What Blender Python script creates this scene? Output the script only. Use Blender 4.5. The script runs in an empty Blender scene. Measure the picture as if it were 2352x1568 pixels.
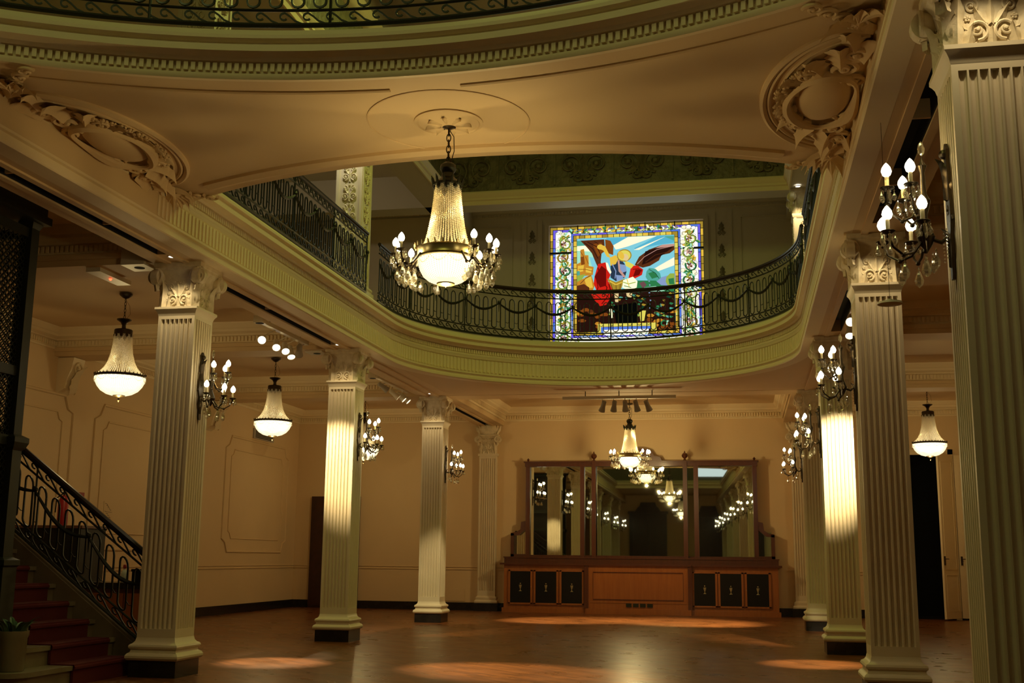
import bpy, math, random
from mathutils import Vector, Matrix
from mathutils.geometry import tessellate_polygon
random.seed(7)
PI = math.pi
SC = bpy.context.scene
COL = SC.collection

# ------------------------------------------------------------------ camera
F_PX, PITCH, YAW, ROLL, EYE = 2640.55, 0.1853, 0.1973, 0.0105, 1.30
fw = Vector((-math.sin(YAW)*math.cos(PITCH), math.cos(YAW)*math.cos(PITCH), math.sin(PITCH)))
rt = Vector((math.cos(YAW), math.sin(YAW), 0)); up = rt.cross(fw)
r2 = math.cos(ROLL)*rt + math.sin(ROLL)*up; u2 = -math.sin(ROLL)*rt + math.cos(ROLL)*up
cam = bpy.data.cameras.new('camera'); camo = bpy.data.objects.new('camera', cam); COL.objects.link(camo)
cam.sensor_width = 36; cam.lens = F_PX/2352*36; cam.clip_start = .05; cam.clip_end = 200
M = Matrix((r2, u2, -fw)).transposed().to_4x4(); M.translation = Vector((0, 0, EYE))
camo.matrix_world = M
SC.camera = camo

# ------------------------------------------------------------------ world, exposure, room lights
SC.view_settings.view_transform = 'Standard'; SC.view_settings.look = 'None'
SC.view_settings.gamma = 1; SC.view_settings.use_curve_mapping = False
SC.view_settings.exposure = 0.0
w = bpy.data.worlds.new('night'); SC.world = w; w.use_nodes = True
w.node_tree.nodes['Background'].inputs[0].default_value = (.30, .34, .20, 1)
w.node_tree.nodes['Background'].inputs[1].default_value = .0
SC.cycles.max_bounces = 7; SC.cycles.diffuse_bounces = 4; SC.cycles.glossy_bounces = 4
SC.cycles.transparent_max_bounces = 24; SC.cycles.transmission_bounces = 3
SC.cycles.sample_clamp_indirect = 2.0; SC.cycles.caustics_reflective = False; SC.cycles.caustics_refractive = False

LK = 1.0
WARM = (1, .75, .31); HALO = (1, .80, .46); GREEN = (.78, .88, .19)
def lamp(kind, name, loc, energy, color, size=.05, aim=None, angle=50, blend=.5, sy=None, spec=1.0):
    l = bpy.data.lights.new(name, kind); l.energy = energy*LK; l.color = color
    if kind == 'AREA':
        l.size = size
        if sy: l.shape = 'RECTANGLE'; l.size_y = sy
    else: l.shadow_soft_size = size
    if kind == 'SPOT': l.spot_size = math.radians(angle); l.spot_blend = blend
    l.specular_factor = spec
    o = bpy.data.objects.new(name, l); COL.objects.link(o); o.location = loc
    if aim is not None: o.rotation_euler = (Vector(aim)-Vector(loc)).to_track_quat('-Z', 'Y').to_euler()
    return o

CX = -2.41                       # centre line of the hall
XL, XR = -6.21, 1.39             # column rows
YS = [6.40, 11.95, 17.50, 23.05] # column bays
YB = 28.30                       # back wall
XWL, XWR = -11.30, 6.48          # side walls
YF = -13.0                       # wall behind the camera
ZC = 5.0; ZBEAM = 4.55; ZUP = 5.42
# yellow-green lamps of the upper gallery shining down the light well
for (x, y, e) in ((CX, 15.5, 195), (CX, 3.0, 130), (-9.0, 19.5, 45), (4.2, 17.5, 16)):
    lamp('AREA', 'gallery_light', (x, y, 10.6), e, GREEN if y > 10 else (.78, .86, .30), 3.0, aim=(x, y, 0))
# gallery fill and pier spot, then halogen spots of the two lighting bars: columns of the second bay and pools on the floor
lamp('POINT', 'gallery_fill', (-8.7, 19.5, 8.9), 34, (1, .86, .62), .08)  # added fill to brighten the upper left pale panel, no fixture here
lamp('SPOT', 'gallery_spot', (XL+.02, 16.75, 8.5), 60, (1, .92, .75), .05, (XL, 17.25, 6.6), 60, .8)
SPOTS = [((-6.62, 15.45, 4.30), (-6.21, 17.25, 2.75), 1000, 31), ((1.80, 15.45, 4.30), (1.39, 17.25, 2.75), 2000, 31),
         ((-6.5, 15.9, 4.15), (-5.7, 13.75, 0), 2600, 19), ((-6.4, 15.6, 4.15), (-2.7, 13.45, 0), 4200, 25),
         ((1.3, 16.2, 4.15), (.9, 15.6, 0), 2200, 22), ((-5.7, 22.5, 4.28), (-3.7, 24.6, 0), 3300, 36),
         ((.6, 22.5, 4.28), (-1.1, 24.7, 0), 3900, 40), ((-5.3, 19.9, 4.28), (-5.98, 22.8, .7), 420, 26),
         ((-6.45, 21.6, 4.4), (-6.22, 17.75, 2.1), 900, 13)]
for a, b, e, ang in SPOTS: lamp('SPOT', 'spot_light', a, e, HALO, .04, b, ang, .8)

# ------------------------------------------------------------------ materials
def mat(name, col, rough=.6, metal=0, spec=.5, bump=None, var=None, coat=0, emit=None, estr=0):
    m = bpy.data.materials.new(name); m.use_nodes = True; nt = m.node_tree; b = nt.nodes['Principled BSDF']
    b.inputs['Base Color'].default_value = (*col, 1); b.inputs['Roughness'].default_value = rough
    b.inputs['Metallic'].default_value = metal; b.inputs['Specular IOR Level'].default_value = spec
    b.inputs['Coat Weight'].default_value = coat; b.inputs['Coat Roughness'].default_value = .15
    if emit: b.inputs['Emission Color'].default_value = (*emit, 1); b.inputs['Emission Strength'].default_value = estr
    tc = nt.nodes.new('ShaderNodeTexCoord')
    if var:   # (scale, second colour, amount)
        n = nt.nodes.new('ShaderNodeTexNoise'); n.inputs['Scale'].default_value = var[0]; n.inputs['Detail'].default_value = 6
        mx = nt.nodes.new('ShaderNodeMix'); mx.data_type = 'RGBA'
        rp = nt.nodes.new('ShaderNodeMapRange'); rp.inputs[1].default_value = .35; rp.inputs[2].default_value = .7; rp.inputs[4].default_value = var[2]
        nt.links.new(tc.outputs['Object'], n.inputs['Vector']); nt.links.new(n.outputs['Fac'], rp.inputs[0]); nt.links.new(rp.outputs[0], mx.inputs['Factor'])
        mx.inputs['A'].default_value = (*col, 1); mx.inputs['B'].default_value = (*var[1], 1)
        nt.links.new(mx.outputs['Result'], b.inputs['Base Color'])
    if bump:  # (scale, strength, distance)
        n = nt.nodes.new('ShaderNodeTexNoise'); n.inputs['Scale'].default_value = bump[0]; n.inputs['Detail'].default_value = 5
        bp = nt.nodes.new('ShaderNodeBump'); bp.inputs['Strength'].default_value = bump[1]; bp.inputs['Distance'].default_value = bump[2]
        nt.links.new(tc.outputs['Object'], n.inputs['Vector']); nt.links.new(n.outputs['Fac'], bp.inputs['Height']); nt.links.new(bp.outputs['Normal'], b.inputs['Normal'])
    return m
def emat(name, col, strength):
    m = bpy.data.materials.new(name); m.use_nodes = True; nt = m.node_tree; nt.nodes.clear()
    e = nt.nodes.new('ShaderNodeEmission'); e.inputs[0].default_value = (*col, 1); e.inputs[1].default_value = strength
    o = nt.nodes.new('ShaderNodeOutputMaterial'); nt.links.new(e.outputs[0], o.inputs[0])
    m.cycles.emission_sampling = 'NONE'
    return m
def crystal(name, tcol, gl, tr, tl=0.0, rough=.08):   # clear cut glass: see-through, sparkling, slightly scattering
    m = bpy.data.materials.new(name); m.use_nodes = True; nt = m.node_tree; nt.nodes.clear()
    t = nt.nodes.new('ShaderNodeBsdfTransparent'); t.inputs[0].default_value = (*tcol, 1)
    g = nt.nodes.new('ShaderNodeBsdfGlossy'); g.inputs['Roughness'].default_value = rough; g.inputs['Color'].default_value = (1, .97, .9, 1)
    l = nt.nodes.new('ShaderNodeBsdfTranslucent'); l.inputs[0].default_value = (.95, .9, .75, 1)
    m1 = nt.nodes.new('ShaderNodeMixShader'); m1.inputs[0].default_value = gl
    m2 = nt.nodes.new('ShaderNodeMixShader'); m2.inputs[0].default_value = tl
    o = nt.nodes.new('ShaderNodeOutputMaterial')
    nt.links.new(t.outputs[0], m1.inputs[1]); nt.links.new(g.outputs[0], m1.inputs[2])
    nt.links.new(m1.outputs[0], m2.inputs[1]); nt.links.new(l.outputs[0], m2.inputs[2]); nt.links.new(m2.outputs[0], o.inputs[0])
    return m
MT = {}
MT['wall'] = mat('wall_plaster', (.70, .52, .29), .7, bump=(60, .08, .004), var=(.9, (.64, .47, .26), .6))
MT['ceil'] = mat('ceiling_plaster', (.68, .50, .27), .7, bump=(40, .06, .004), var=(.7, (.62, .45, .24), .6))
MT['mould'] = mat('moulding_paint', (.78, .64, .40), .55, bump=(50, .06, .003))
MT['column'] = mat('column_paint', (.70, .60, .42), .42, bump=(35, .05, .003), var=(3, (.64, .54, .36), .5))
MT['stucco'] = mat('ornament_stucco', (.76, .66, .46), .55, bump=(70, .25, .006), var=(14, (.55, .44, .26), .7))
MT['blackm'] = mat('black_marble', (.012, .010, .009), .22, var=(6, (.05, .04, .03), .25))
MT['iron'] = mat('wrought_iron', (.022, .024, .014), .42, metal=.3)
MT['iron_rail'] = mat('dark_handrail', (.03, .018, .014), .38, spec=.25)
MT['bronze'] = mat('aged_bronze', (.055, .038, .018), .36, metal=.8)
MT['brass'] = mat('dull_brass', (.34, .26, .09), .35, metal=.9)
MT['candle'] = mat('candle_sleeve', (.80, .66, .34), .5)
MT['wood'] = mat('orange_wood', (.42, .15, .035), .30, coat=.4)
MT['wood2'] = mat('dark_red_wood', (.13, .035, .012), .28, coat=.4)
MT['dwood'] = mat('dark_door_wood', (.055, .016, .010), .35, var=(5, (.02, .008, .006), .6))
MT['bpanel'] = mat('black_panel', (.006, .006, .005), .4, spec=.3)
MT['emblem'] = mat('gilt_emblem', (.35, .30, .16), .4, metal=.5)
MT['void'] = mat('shade_and_black', (.004, .004, .003), .9)  # near-black: painted shade of slot and passage, also for black parts
MT['carpet'] = mat('red_carpet', (.085, .001, .001), .95, bump=(300, .5, .004))
MT['marble'] = mat('cream_marble', (.21, .17, .10), .3, var=(4, (.12, .09, .05), .6))
MT['white'] = mat('white_metal', (.72, .66, .52), .45)
MT['grey'] = mat('grey_metal', (.40, .36, .30), .5)
MT['leaf'] = mat('green_leaf', (.05, .10, .05), .5)
MT['red'] = mat('red_plastic', (.30, .010, .010), .35)
MT['plastic'] = mat('clear_plastic', (.45, .50, .42), .3)
MT['paper'] = mat('paper', (.6, .55, .42), .8)
MT['ink'] = mat('ink', (.12, .10, .08), .8)
MT['glassf'] = mat('lead_line', (.012, .010, .008), .5)
MT['gcarve'] = mat('dark_carved_frieze', (.19, .16, .085), .5, bump=(9, .8, .05), var=(6, (.09, .08, .04), .8))
MT['uwall'] = mat('upper_wall_paint', (.50, .44, .32), .6)
MT['bulb'] = emat('lit_bulb', (1, .90, .66), 9)
def lightmat(name, col, strength):
    m = emat(name, col, strength); m.cycles.emission_sampling = 'FRONT_BACK'; return m
MT['bowl'] = emat('lit_crystal_bowl', (1, .86, .55), 3.2); MT['bowlb'] = emat('lit_basket_bowl', (1, .86, .55), 3.0)
MT['bead'] = crystal('crystal_beads', (1, .95, .82), .20, .5, .36, .25)
MT['bowlbead'] = emat('lit_crystal_beads', (1, .84, .50), 1.4)
MT['drop'] = crystal('crystal_drop', (.95, .93, .84), .52, .5, .10)
MT['led'] = emat('red_led', (1, .06, .02), 6)
MT['spotlens'] = emat('lit_lens', (1, .88, .62), 5)
MT['downl'] = emat('lit_downlight', (1, .95, .85), 6)
MT['mirror'] = mat('mirror_glass', (.74, .76, .62), .015, metal=1)
# grain for the wood
for k, c2 in (('wood', (.26, .075, .018)), ('wood2', (.06, .016, .008))):
    nt = MT[k].node_tree; b = nt.nodes['Principled BSDF']; tc = nt.nodes.new('ShaderNodeTexCoord')
    mp = nt.nodes.new('ShaderNodeMapping'); mp.inputs['Scale'].default_value = (14, 14, 1.2)
    n = nt.nodes.new('ShaderNodeTexNoise'); n.inputs['Scale'].default_value = 1.4; n.inputs['Detail'].default_value = 8
    mx = nt.nodes.new('ShaderNodeMix'); mx.data_type = 'RGBA'
    mx.inputs['A'].default_value = b.inputs['Base Color'].default_value; mx.inputs['B'].default_value = (*c2, 1)
    nt.links.new(tc.outputs['Object'], mp.inputs[0]); nt.links.new(mp.outputs[0], n.inputs['Vector'])
    nt.links.new(n.outputs['Fac'], mx.inputs['Factor']); nt.links.new(mx.outputs['Result'], b.inputs['Base Color'])
# parquet floor
m = bpy.data.materials.new('parquet'); m.use_nodes = True; nt = m.node_tree; b = nt.nodes['Principled BSDF']; MT['floor'] = m
tc = nt.nodes.new('ShaderNodeTexCoord'); mp = nt.nodes.new('ShaderNodeMapping'); mp.inputs['Rotation'].default_value = (0, 0, PI/4)
br = nt.nodes.new('ShaderNodeTexBrick'); br.inputs['Scale'].default_value = 1.0
br.inputs['Brick Width'].default_value = .42; br.inputs['Row Height'].default_value = .075; br.inputs['Mortar Size'].default_value = .0018
br.inputs['Color1'].default_value = (.21, .072, .019, 1); br.inputs['Color2'].default_value = (.115, .040, .012, 1); br.inputs['Mortar'].default_value = (.09, .034, .011, 1)
ns = nt.nodes.new('ShaderNodeTexNoise'); ns.inputs['Scale'].default_value = 2.2; ns.inputs['Detail'].default_value = 5
mx = nt.nodes.new('ShaderNodeMix'); mx.data_type = 'RGBA'; mx.blend_type = 'MULTIPLY'; mx.inputs['Factor'].default_value = .8
cr = nt.nodes.new('ShaderNodeMapRange'); cr.inputs[3].default_value = .55; cr.inputs[4].default_value = 1.35
rr = nt.nodes.new('ShaderNodeMapRange'); rr.inputs[3].default_value = .20; rr.inputs[4].default_value = .40; b.inputs['Specular IOR Level'].default_value = .24
nt.links.new(tc.outputs['Object'], mp.inputs[0]); nt.links.new(mp.outputs[0], br.inputs[0]); nt.links.new(tc.outputs['Object'], ns.inputs['Vector'])
nt.links.new(ns.outputs['Fac'], cr.inputs[0]); nt.links.new(br.outputs['Color'], mx.inputs['A']); nt.links.new(cr.outputs[0], mx.inputs['B'])
nt.links.new(mx.outputs['Result'], b.inputs['Base Color']); nt.links.new(ns.outputs['Fac'], rr.inputs[0]); nt.links.new(rr.outputs[0], b.inputs['Roughness'])
bp = nt.nodes.new('ShaderNodeBump'); bp.inputs['Strength'].default_value = .12; bp.inputs['Distance'].default_value = .004
n3 = nt.nodes.new('ShaderNodeTexNoise'); n3.inputs['Scale'].default_value = 3.5
nt.links.new(tc.outputs['Object'], n3.inputs['Vector']); nt.links.new(n3.outputs['Fac'], bp.inputs['Height']); nt.links.new(bp.outputs['Normal'], b.inputs['Normal'])

# ------------------------------------------------------------------ mesh builder
class MB:
    def __init__(s): s.v = []; s.f = []; s.mi = []; s.cur = 0
    def add(s, vs, fs):
        o = len(s.v); s.v += [tuple(p) for p in vs]
        for f in fs: s.f.append(tuple(o+i for i in f)); s.mi.append(s.cur)
    def box(s, x0, x1, y0, y1, z0, z1):
        s.add([(x0, y0, z0), (x1, y0, z0), (x1, y1, z0), (x0, y1, z0), (x0, y0, z1), (x1, y0, z1), (x1, y1, z1), (x0, y1, z1)],
              [(0, 3, 2, 1), (4, 5, 6, 7), (0, 1, 5, 4), (1, 2, 6, 5), (2, 3, 7, 6), (3, 0, 4, 7)])
    def frustum(s, cx, cy, w0, z0, w1, z1):     # square section, half widths
        a = [(cx-w0, cy-w0, z0), (cx+w0, cy-w0, z0), (cx+w0, cy+w0, z0), (cx-w0, cy+w0, z0), (cx-w1, cy-w1, z1), (cx+w1, cy-w1, z1), (cx+w1, cy+w1, z1), (cx-w1, cy+w1, z1)]
        s.add(a, [(0, 3, 2, 1), (4, 5, 6, 7), (0, 1, 5, 4), (1, 2, 6, 5), (2, 3, 7, 6), (3, 0, 4, 7)])
    def stack(s, cx, cy, prof):                 # square stacked profile [(halfwidth, z)]
        n = len(prof); vs = []
        for h, z in prof: vs += [(cx-h, cy-h, z), (cx+h, cy-h, z), (cx+h, cy+h, z), (cx-h, cy+h, z)]
        fs = [(4*i+k, 4*i+(k+1) % 4, 4*i+4+(k+1) % 4, 4*i+4+k) for i in range(n-1) for k in range(4)]
        s.add(vs, fs+[(3, 2, 1, 0), (4*n-4, 4*n-3, 4*n-2, 4*n-1)])
    def tube(s, pts, r, n=6, cap=True, closed=False):
        pts = [Vector(p) for p in pts]; m = len(pts); rs = r if isinstance(r, (list, tuple)) else [r]*m
        vs = []; t0 = None; nr = None
        for i, p in enumerate(pts):
            if closed: t = pts[(i+1) % m]-pts[i-1]
            else: t = pts[min(i+1, m-1)]-pts[max(i-1, 0)]
            if t.length < 1e-9: t = Vector((0, 0, 1))
            t.normalize()
            if nr is None:
                a = Vector((0, 0, 1)) if abs(t.z) < .9 else Vector((1, 0, 0)); nr = t.cross(a).normalized()
            else:
                nr = nr - t*nr.dot(t)
                if nr.length < 1e-6: nr = t.orthogonal()
                nr.normalize()
            bn = t.cross(nr)
            for k in range(n):
                a = 2*PI*k/n + PI/n; vs.append(p+nr*math.cos(a)*rs[i]+bn*math.sin(a)*rs[i])
        fs = []
        for i in range(m if closed else m-1):
            j = (i+1) % m
            for k in range(n): fs.append((i*n+k, i*n+(k+1) % n, j*n+(k+1) % n, j*n+k))
        if cap and not closed: fs += [tuple(range(n-1, -1, -1)), tuple((m-1)*n+k for k in range(n))]
        s.add(vs, fs)
    def lathe(s, prof, n=20, c=(0, 0, 0), a0=0, a1=2*PI):
        full = abs(a1-a0-2*PI) < 1e-6; m = len(prof); k = n if full else n+1; vs = []
        for i in range(k):
            a = a0+(a1-a0)*i/n
            for r, z in prof: vs.append((c[0]+r*math.cos(a), c[1]+r*math.sin(a), c[2]+z))
        s.add(vs, [(i*m+j, ((i+1) % k)*m+j, ((i+1) % k)*m+j+1, i*m+j+1) for i in range(n) for j in range(m-1)])
    def sph(s, c, r, nu=8, nv=6, sc=(1, 1, 1)):
        vs = [(c[0], c[1], c[2]+r*sc[2])]
        for j in range(1, nv):
            t = PI*j/nv
            for i in range(nu):
                a = 2*PI*i/nu; vs.append((c[0]+r*sc[0]*math.sin(t)*math.cos(a), c[1]+r*sc[1]*math.sin(t)*math.sin(a), c[2]+r*sc[2]*math.cos(t)))
        vs.append((c[0], c[1], c[2]-r*sc[2])); L = len(vs)-1
        fs = [(0, 1+i, 1+(i+1) % nu) for i in range(nu)]
        for j in range(nv-2):
            for i in range(nu): a = 1+j*nu+i; b_ = 1+j*nu+(i+1) % nu; fs.append((a, a+nu, b_+nu, b_))
        fs += [(L, 1+(nv-2)*nu+(i+1) % nu, 1+(nv-2)*nu+i) for i in range(nu)]
        s.add(vs, fs)
    def octa(s, c, r, rz=None):
        rz = rz or r; x, y, z = c
        s.add([(x+r, y, z), (x, y+r, z), (x-r, y, z), (x, y-r, z), (x, y, z+rz), (x, y, z-rz)],
              [(0, 1, 4), (1, 2, 4), (2, 3, 4), (3, 0, 4), (1, 0, 5), (2, 1, 5), (3, 2, 5), (0, 3, 5)])
    def prism(s, poly, z0, z1):
        n = len(poly); vs = [(x, y, z0) for x, y in poly]+[(x, y, z1) for x, y in poly]
        fs = [(i, (i+1) % n, n+(i+1) % n, n+i) for i in range(n)]
        tr = tessellate_polygon([[Vector((x, y, 0)) for x, y in poly]])
        fs += [tuple(t) for t in tr]+[tuple(n+i for i in t) for t in tr]
        s.add(vs, fs)
    def slab(s, loops, z0, z1):                 # outer loop first, then holes
        al = [p for l in loops for p in l]; n = len(al)
        tr = tessellate_polygon([[Vector((x, y, 0)) for x, y in l] for l in loops])
        s.add([(x, y, z0) for x, y in al]+[(x, y, z1) for x, y in al], [tuple(t) for t in tr]+[tuple(n+i for i in t) for t in tr])
        o = 0
        for l in loops:
            m = len(l); vs = [(x, y, z0) for x, y in l]+[(x, y, z1) for x, y in l]
            s.add(vs, [(i, (i+1) % m, m+(i+1) % m, m+i) for i in range(m)]); o += m
    def sweep(s, path, prof, closed=False, cap=True):   # path xy; prof (offset to the left of the path, z)
        nrm = normals(path, closed); m = len(path); k = len(prof)
        vs = [(p[0]+n_[0]*o, p[1]+n_[1]*o, z) for p, n_ in zip(path, nrm) for o, z in prof]
        fs = [(i*k+j, ((i+1) % m)*k+j, ((i+1) % m)*k+j+1, i*k+j+1) for i in range(m if closed else m-1) for j in range(k-1)]
        if cap and not closed: fs += [tuple(range(k)), tuple((m-1)*k+j for j in range(k))]
        s.add(vs, fs)
    def framed(s, other, o, u, v, n_):          # put a flat-built builder (x right, y up, z out) on a frame
        o, u, v, n_ = map(Vector, (o, u, v, n_)); s.add([o+u*p[0]+v*p[1]+n_*p[2] for p in other.v], other.f)
    def build(s, name, m, parent=None, smooth=True, local=False, loc=None):
        me = bpy.data.meshes.new(name)
        off = Vector(parent_world(parent)) if (parent is not None and not local) else (Vector(loc) if loc is not None else Vector((0, 0, 0)))
        me.from_pydata([(x-off.x, y-off.y, z-off.z) for x, y, z in s.v], [], s.f)
        ms = m if isinstance(m, (list, tuple)) else [m]
        for q in ms: me.materials.append(MT[q] if isinstance(q, str) else q)
        if len(ms) > 1: me.polygons.foreach_set('material_index', s.mi)
        me.validate(clean_customdata=False)
        if smooth:
            me.polygons.foreach_set('use_smooth', [True]*len(me.polygons))
            try: me.set_sharp_from_angle(angle=math.radians(32))
            except Exception: pass
        me.update()
        o = bpy.data.objects.new(name, me); COL.objects.link(o)
        if loc is not None and parent is None: o.location = loc
        if parent is not None: o.parent = parent
        return o
def parent_world(p):
    l = Vector((0, 0, 0))
    while p is not None: l = l+p.location; p = p.parent
    return l
def normals(path, closed=False):
    m = len(path); out = []
    for i in range(m):
        if closed: a, b_, c = path[i-1], path[i], path[(i+1) % m]
        else: a, b_, c = path[max(i-1, 0)], path[i], path[min(i+1, m-1)]
        def nn(p, q):
            d = Vector((q[0]-p[0], q[1]-p[1])); 
            return Vector((-d.y, d.x)).normalized() if d.length > 1e-9 else None
        n1, n2 = nn(a, b_), nn(b_, c)
        if n1 is None: n1 = n2
        if n2 is None: n2 = n1
        t = (n1+n2); t = t/max(t.length_squared/2, 1e-6)
        out.append((t.x, t.y))
    return out
def thing(name, label, cat, loc=(0, 0, 0), group=None, rotz=0):
    o = bpy.data.objects.new(name, None); COL.objects.link(o); o.location = loc; o.rotation_euler = (0, 0, rotz)
    o.empty_display_size = .1; o['label'] = label; o['category'] = cat
    if group: o['group'] = group
    return o
def tag(o, label, cat, group=None):
    o['label'] = label; o['category'] = cat
    if group: o['group'] = group
    return o
def struct(o): o['kind'] = 'structure'; return o
KIDS = {}
def dup(root, loc, rotz=0, label=None, scale=None, prune=None):
    def cp(o, par, depth):
        c = o.copy(); COL.objects.link(c); c.parent = par
        for ch in list(o.children):
            if prune and prune(ch): continue
            cp(ch, c, depth+1)
        return c
    r = cp(root, None, 0); r.location = loc; r.rotation_euler = (0, 0, rotz)
    if scale: r.scale = scale
    if label: r['label'] = label
    return r
def arc(cx, cy, r, a0, a1, n): return [(cx+r*math.cos(a0+(a1-a0)*i/n), cy+r*math.sin(a0+(a1-a0)*i/n)) for i in range(n+1)]
def spiral(cx, cy, r, turns, a0, sgn=1, n=26, rin=.12):   # from the outside in
    return [(cx+r*(1-(1-rin)*i/n)*math.cos(a0+sgn*2*PI*turns*i/n), cy+r*(1-(1-rin)*i/n)*math.sin(a0+sgn*2*PI*turns*i/n)) for i in range(n+1)]
def resample(path, step):
    out = []; L = [0]
    for a, b_ in zip(path, path[1:]): L.append(L[-1]+math.dist(a, b_))
    n = max(1, round(L[-1]/step)); j = 0
    for i in range(n+1):
        s_ = min(L[-1]*i/n, L[-1]-1e-9)
        while L[j+1] < s_: j += 1
        t = (s_-L[j])/(L[j+1]-L[j]); out.append((path[j][0]+(path[j+1][0]-path[j][0])*t, path[j][1]+(path[j+1][1]-path[j][1])*t))
    return out
# relief pieces built flat: x right, y up, z out of the surface
def leaf(mb, x, y, ang, L, W, curl=.35, lobes=4, lift=.3):
    nu, nv = 6, 12; vs = []
    ca, sa = math.cos(ang), math.sin(ang)
    for j in range(nv+1):
        t = j/nv; wv = W*math.sin(PI*min(1, .12+.88*t)**.8)**.8*(1+.22*math.cos(2*PI*lobes*t)) if t < 1 else 0
        yy = L*(t if t < .8 else .8+(t-.8)*.6); zz = W*lift+L*curl*max(0, t-.35)**2*1.6
        for i in range(nu+1):
            q = -1+2*i/nu; dx = q*wv*.5; dz = zz-abs(q)**1.5*W*lift+(.12*W if i == nu//2 else 0)
            dy = yy-abs(q)*L*.06
            vs.append((x+dx*ca-dy*sa*1.0, y+dx*sa+dy*ca, max(dz, -.002)))
    mb.add(vs, [(j*(nu+1)+i, j*(nu+1)+i+1, (j+1)*(nu+1)+i+1, (j+1)*(nu+1)+i) for j in range(nv) for i in range(nu)])
def volute(mb, x, y, r, sgn, a0, th, zc=0):
    sp = spiral(x, y, r, 1.9, a0, sgn, 30, .16); n = len(sp)
    mb.tube([(p[0], p[1], zc+th*.5*i/n) for i, p in enumerate(sp)], [r*.20*(1-.55*i/n) for i in range(n)], 6)
    mb.sph((x, y, zc+th*.55), r*.24, 8, 5)
def scroll(mb, x, y, r, sgn, a0, turns=1.4, th=None):
    sp = spiral(x, y, r, turns, a0, sgn, 22, .2); n = len(sp); th = th or r*.2
    mb.tube([(p[0], p[1], th*.6+th*.6*i/n) for i, p in enumerate(sp)], [th*(.75-.3*i/n) for i in range(n)], 6)
    mb.sph((x, y, th*1.0), r*.26, 8, 5)
def flower(mb, x, y, r):
    for k in range(5):
        a = 2*PI*k/5+.3; mb.sph((x+r*.6*math.cos(a), y+r*.6*math.sin(a), r*.35), r*.42, 7, 5, (1, 1, .7))
    mb.sph((x, y, r*.5), r*.3, 7, 5)
# ================================================================== THE ROOM
W0 = 3.45; YAP = 18.40                      # half width of the light well, start of its round end
b = MB(); b.box(XWL-.2, XWR+.2, YF-.2, YB+.2, -.2, 0); struct(b.build('floor', 'floor', smooth=False))
def hole2(o=0):
    r = W0-o; yn = 16.63-math.sqrt(6.6**2-r*r)
    p = [(CX+r, yn)]+arc(CX, YAP, r, 0, PI, 56)
    a = math.asin(r/6.6)
    return p+arc(CX, 16.63, 6.6, -PI/2-a, -PI/2+a, 40)[:-1]
def hole1():
    r = W0; a = math.asin(r/6.3)
    return [(CX+r, -6.0)]+arc(CX, 1.87, 6.3, PI/2-a, PI/2+a, 44)+[(CX-r, -6.0)]
H1, H2 = hole1(), hole2()
b = MB(); b.slab([[(XWL-.2, YF-.2), (XWR+.2, YF-.2), (XWR+.2, YB+.2), (XWL-.2, YB+.2)], H1, H2], ZC, ZUP-.002)
struct(b.build('ceiling', 'ceil', smooth=False))
# walls of both storeys
ZT = 10.9
b = MB(); b.box(XWL-.25, XWL, YF-.25, YB+.25, 0, ZC); struct(b.build('wall_left', 'wall', smooth=False))
b = MB(); b.box(XWR, XWR+.25, YF-.25, YB+.25, 0, ZC); struct(b.build('wall_right', 'wall', smooth=False))
b = MB()                                    # back wall with the doorway on the right
DX0, DX1, DH = 3.72, 4.72, 3.75
b.box(XWL, DX0, YB, YB+.25, 0, ZC); b.box(DX1, XWR, YB, YB+.25, 0, ZC); b.box(DX0, DX1, YB, YB+.25, DH, ZC)
struct(b.build('wall_back', 'wall', smooth=False))
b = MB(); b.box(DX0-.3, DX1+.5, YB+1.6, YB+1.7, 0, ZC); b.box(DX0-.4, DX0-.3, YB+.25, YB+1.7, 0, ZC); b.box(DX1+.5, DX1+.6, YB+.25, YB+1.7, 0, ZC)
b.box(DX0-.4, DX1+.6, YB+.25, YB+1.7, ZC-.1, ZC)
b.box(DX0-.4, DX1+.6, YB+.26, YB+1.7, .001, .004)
struct(b.build('wall_passage', 'void', smooth=False))  # walls coloured near-black, darkness of the unlit passage painted in
b = MB(); b.box(XWL, XWR, YF-.25, YF, 0, ZC); struct(b.build('wall_front', 'wall', smooth=False))
# upper storey shell
YU = 24.9
b = MB(); b.box(XWL-.25, XWL, YF-.25, YB, ZUP, ZT); struct(b.build('wall_upper_left', 'uwall', smooth=False))
b = MB(); b.box(XWR, XWR+.25, YF-.25, YB, ZUP, ZT); struct(b.build('wall_upper_right', 'uwall', smooth=False))
b = MB(); b.box(XWL, XWR, YF-.25, YF, ZUP, ZT); struct(b.build('wall_upper_front', 'uwall', smooth=False))
b = MB(); b.box(XWL-.25, XWR+.25, YF-.25, YB+.2, ZT, ZT+.2); struct(b.build('ceiling_upper', 'uwall', smooth=False))
WX0, WX1, WZ0, WZ1 = -4.14, -.68, 5.76, 8.70   # the stained glass opening
b = MB(); b.box(XWL, WX0, YU, YU+.2, ZUP, ZT); b.box(WX1, XWR, YU, YU+.2, ZUP, ZT); b.box(WX0, WX1, YU, YU+.2, ZUP, WZ0); b.box(WX0, WX1, YU, YU+.2, WZ1, ZT)
struct(b.build('wall_upper_back', 'uwall', smooth=False))

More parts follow.
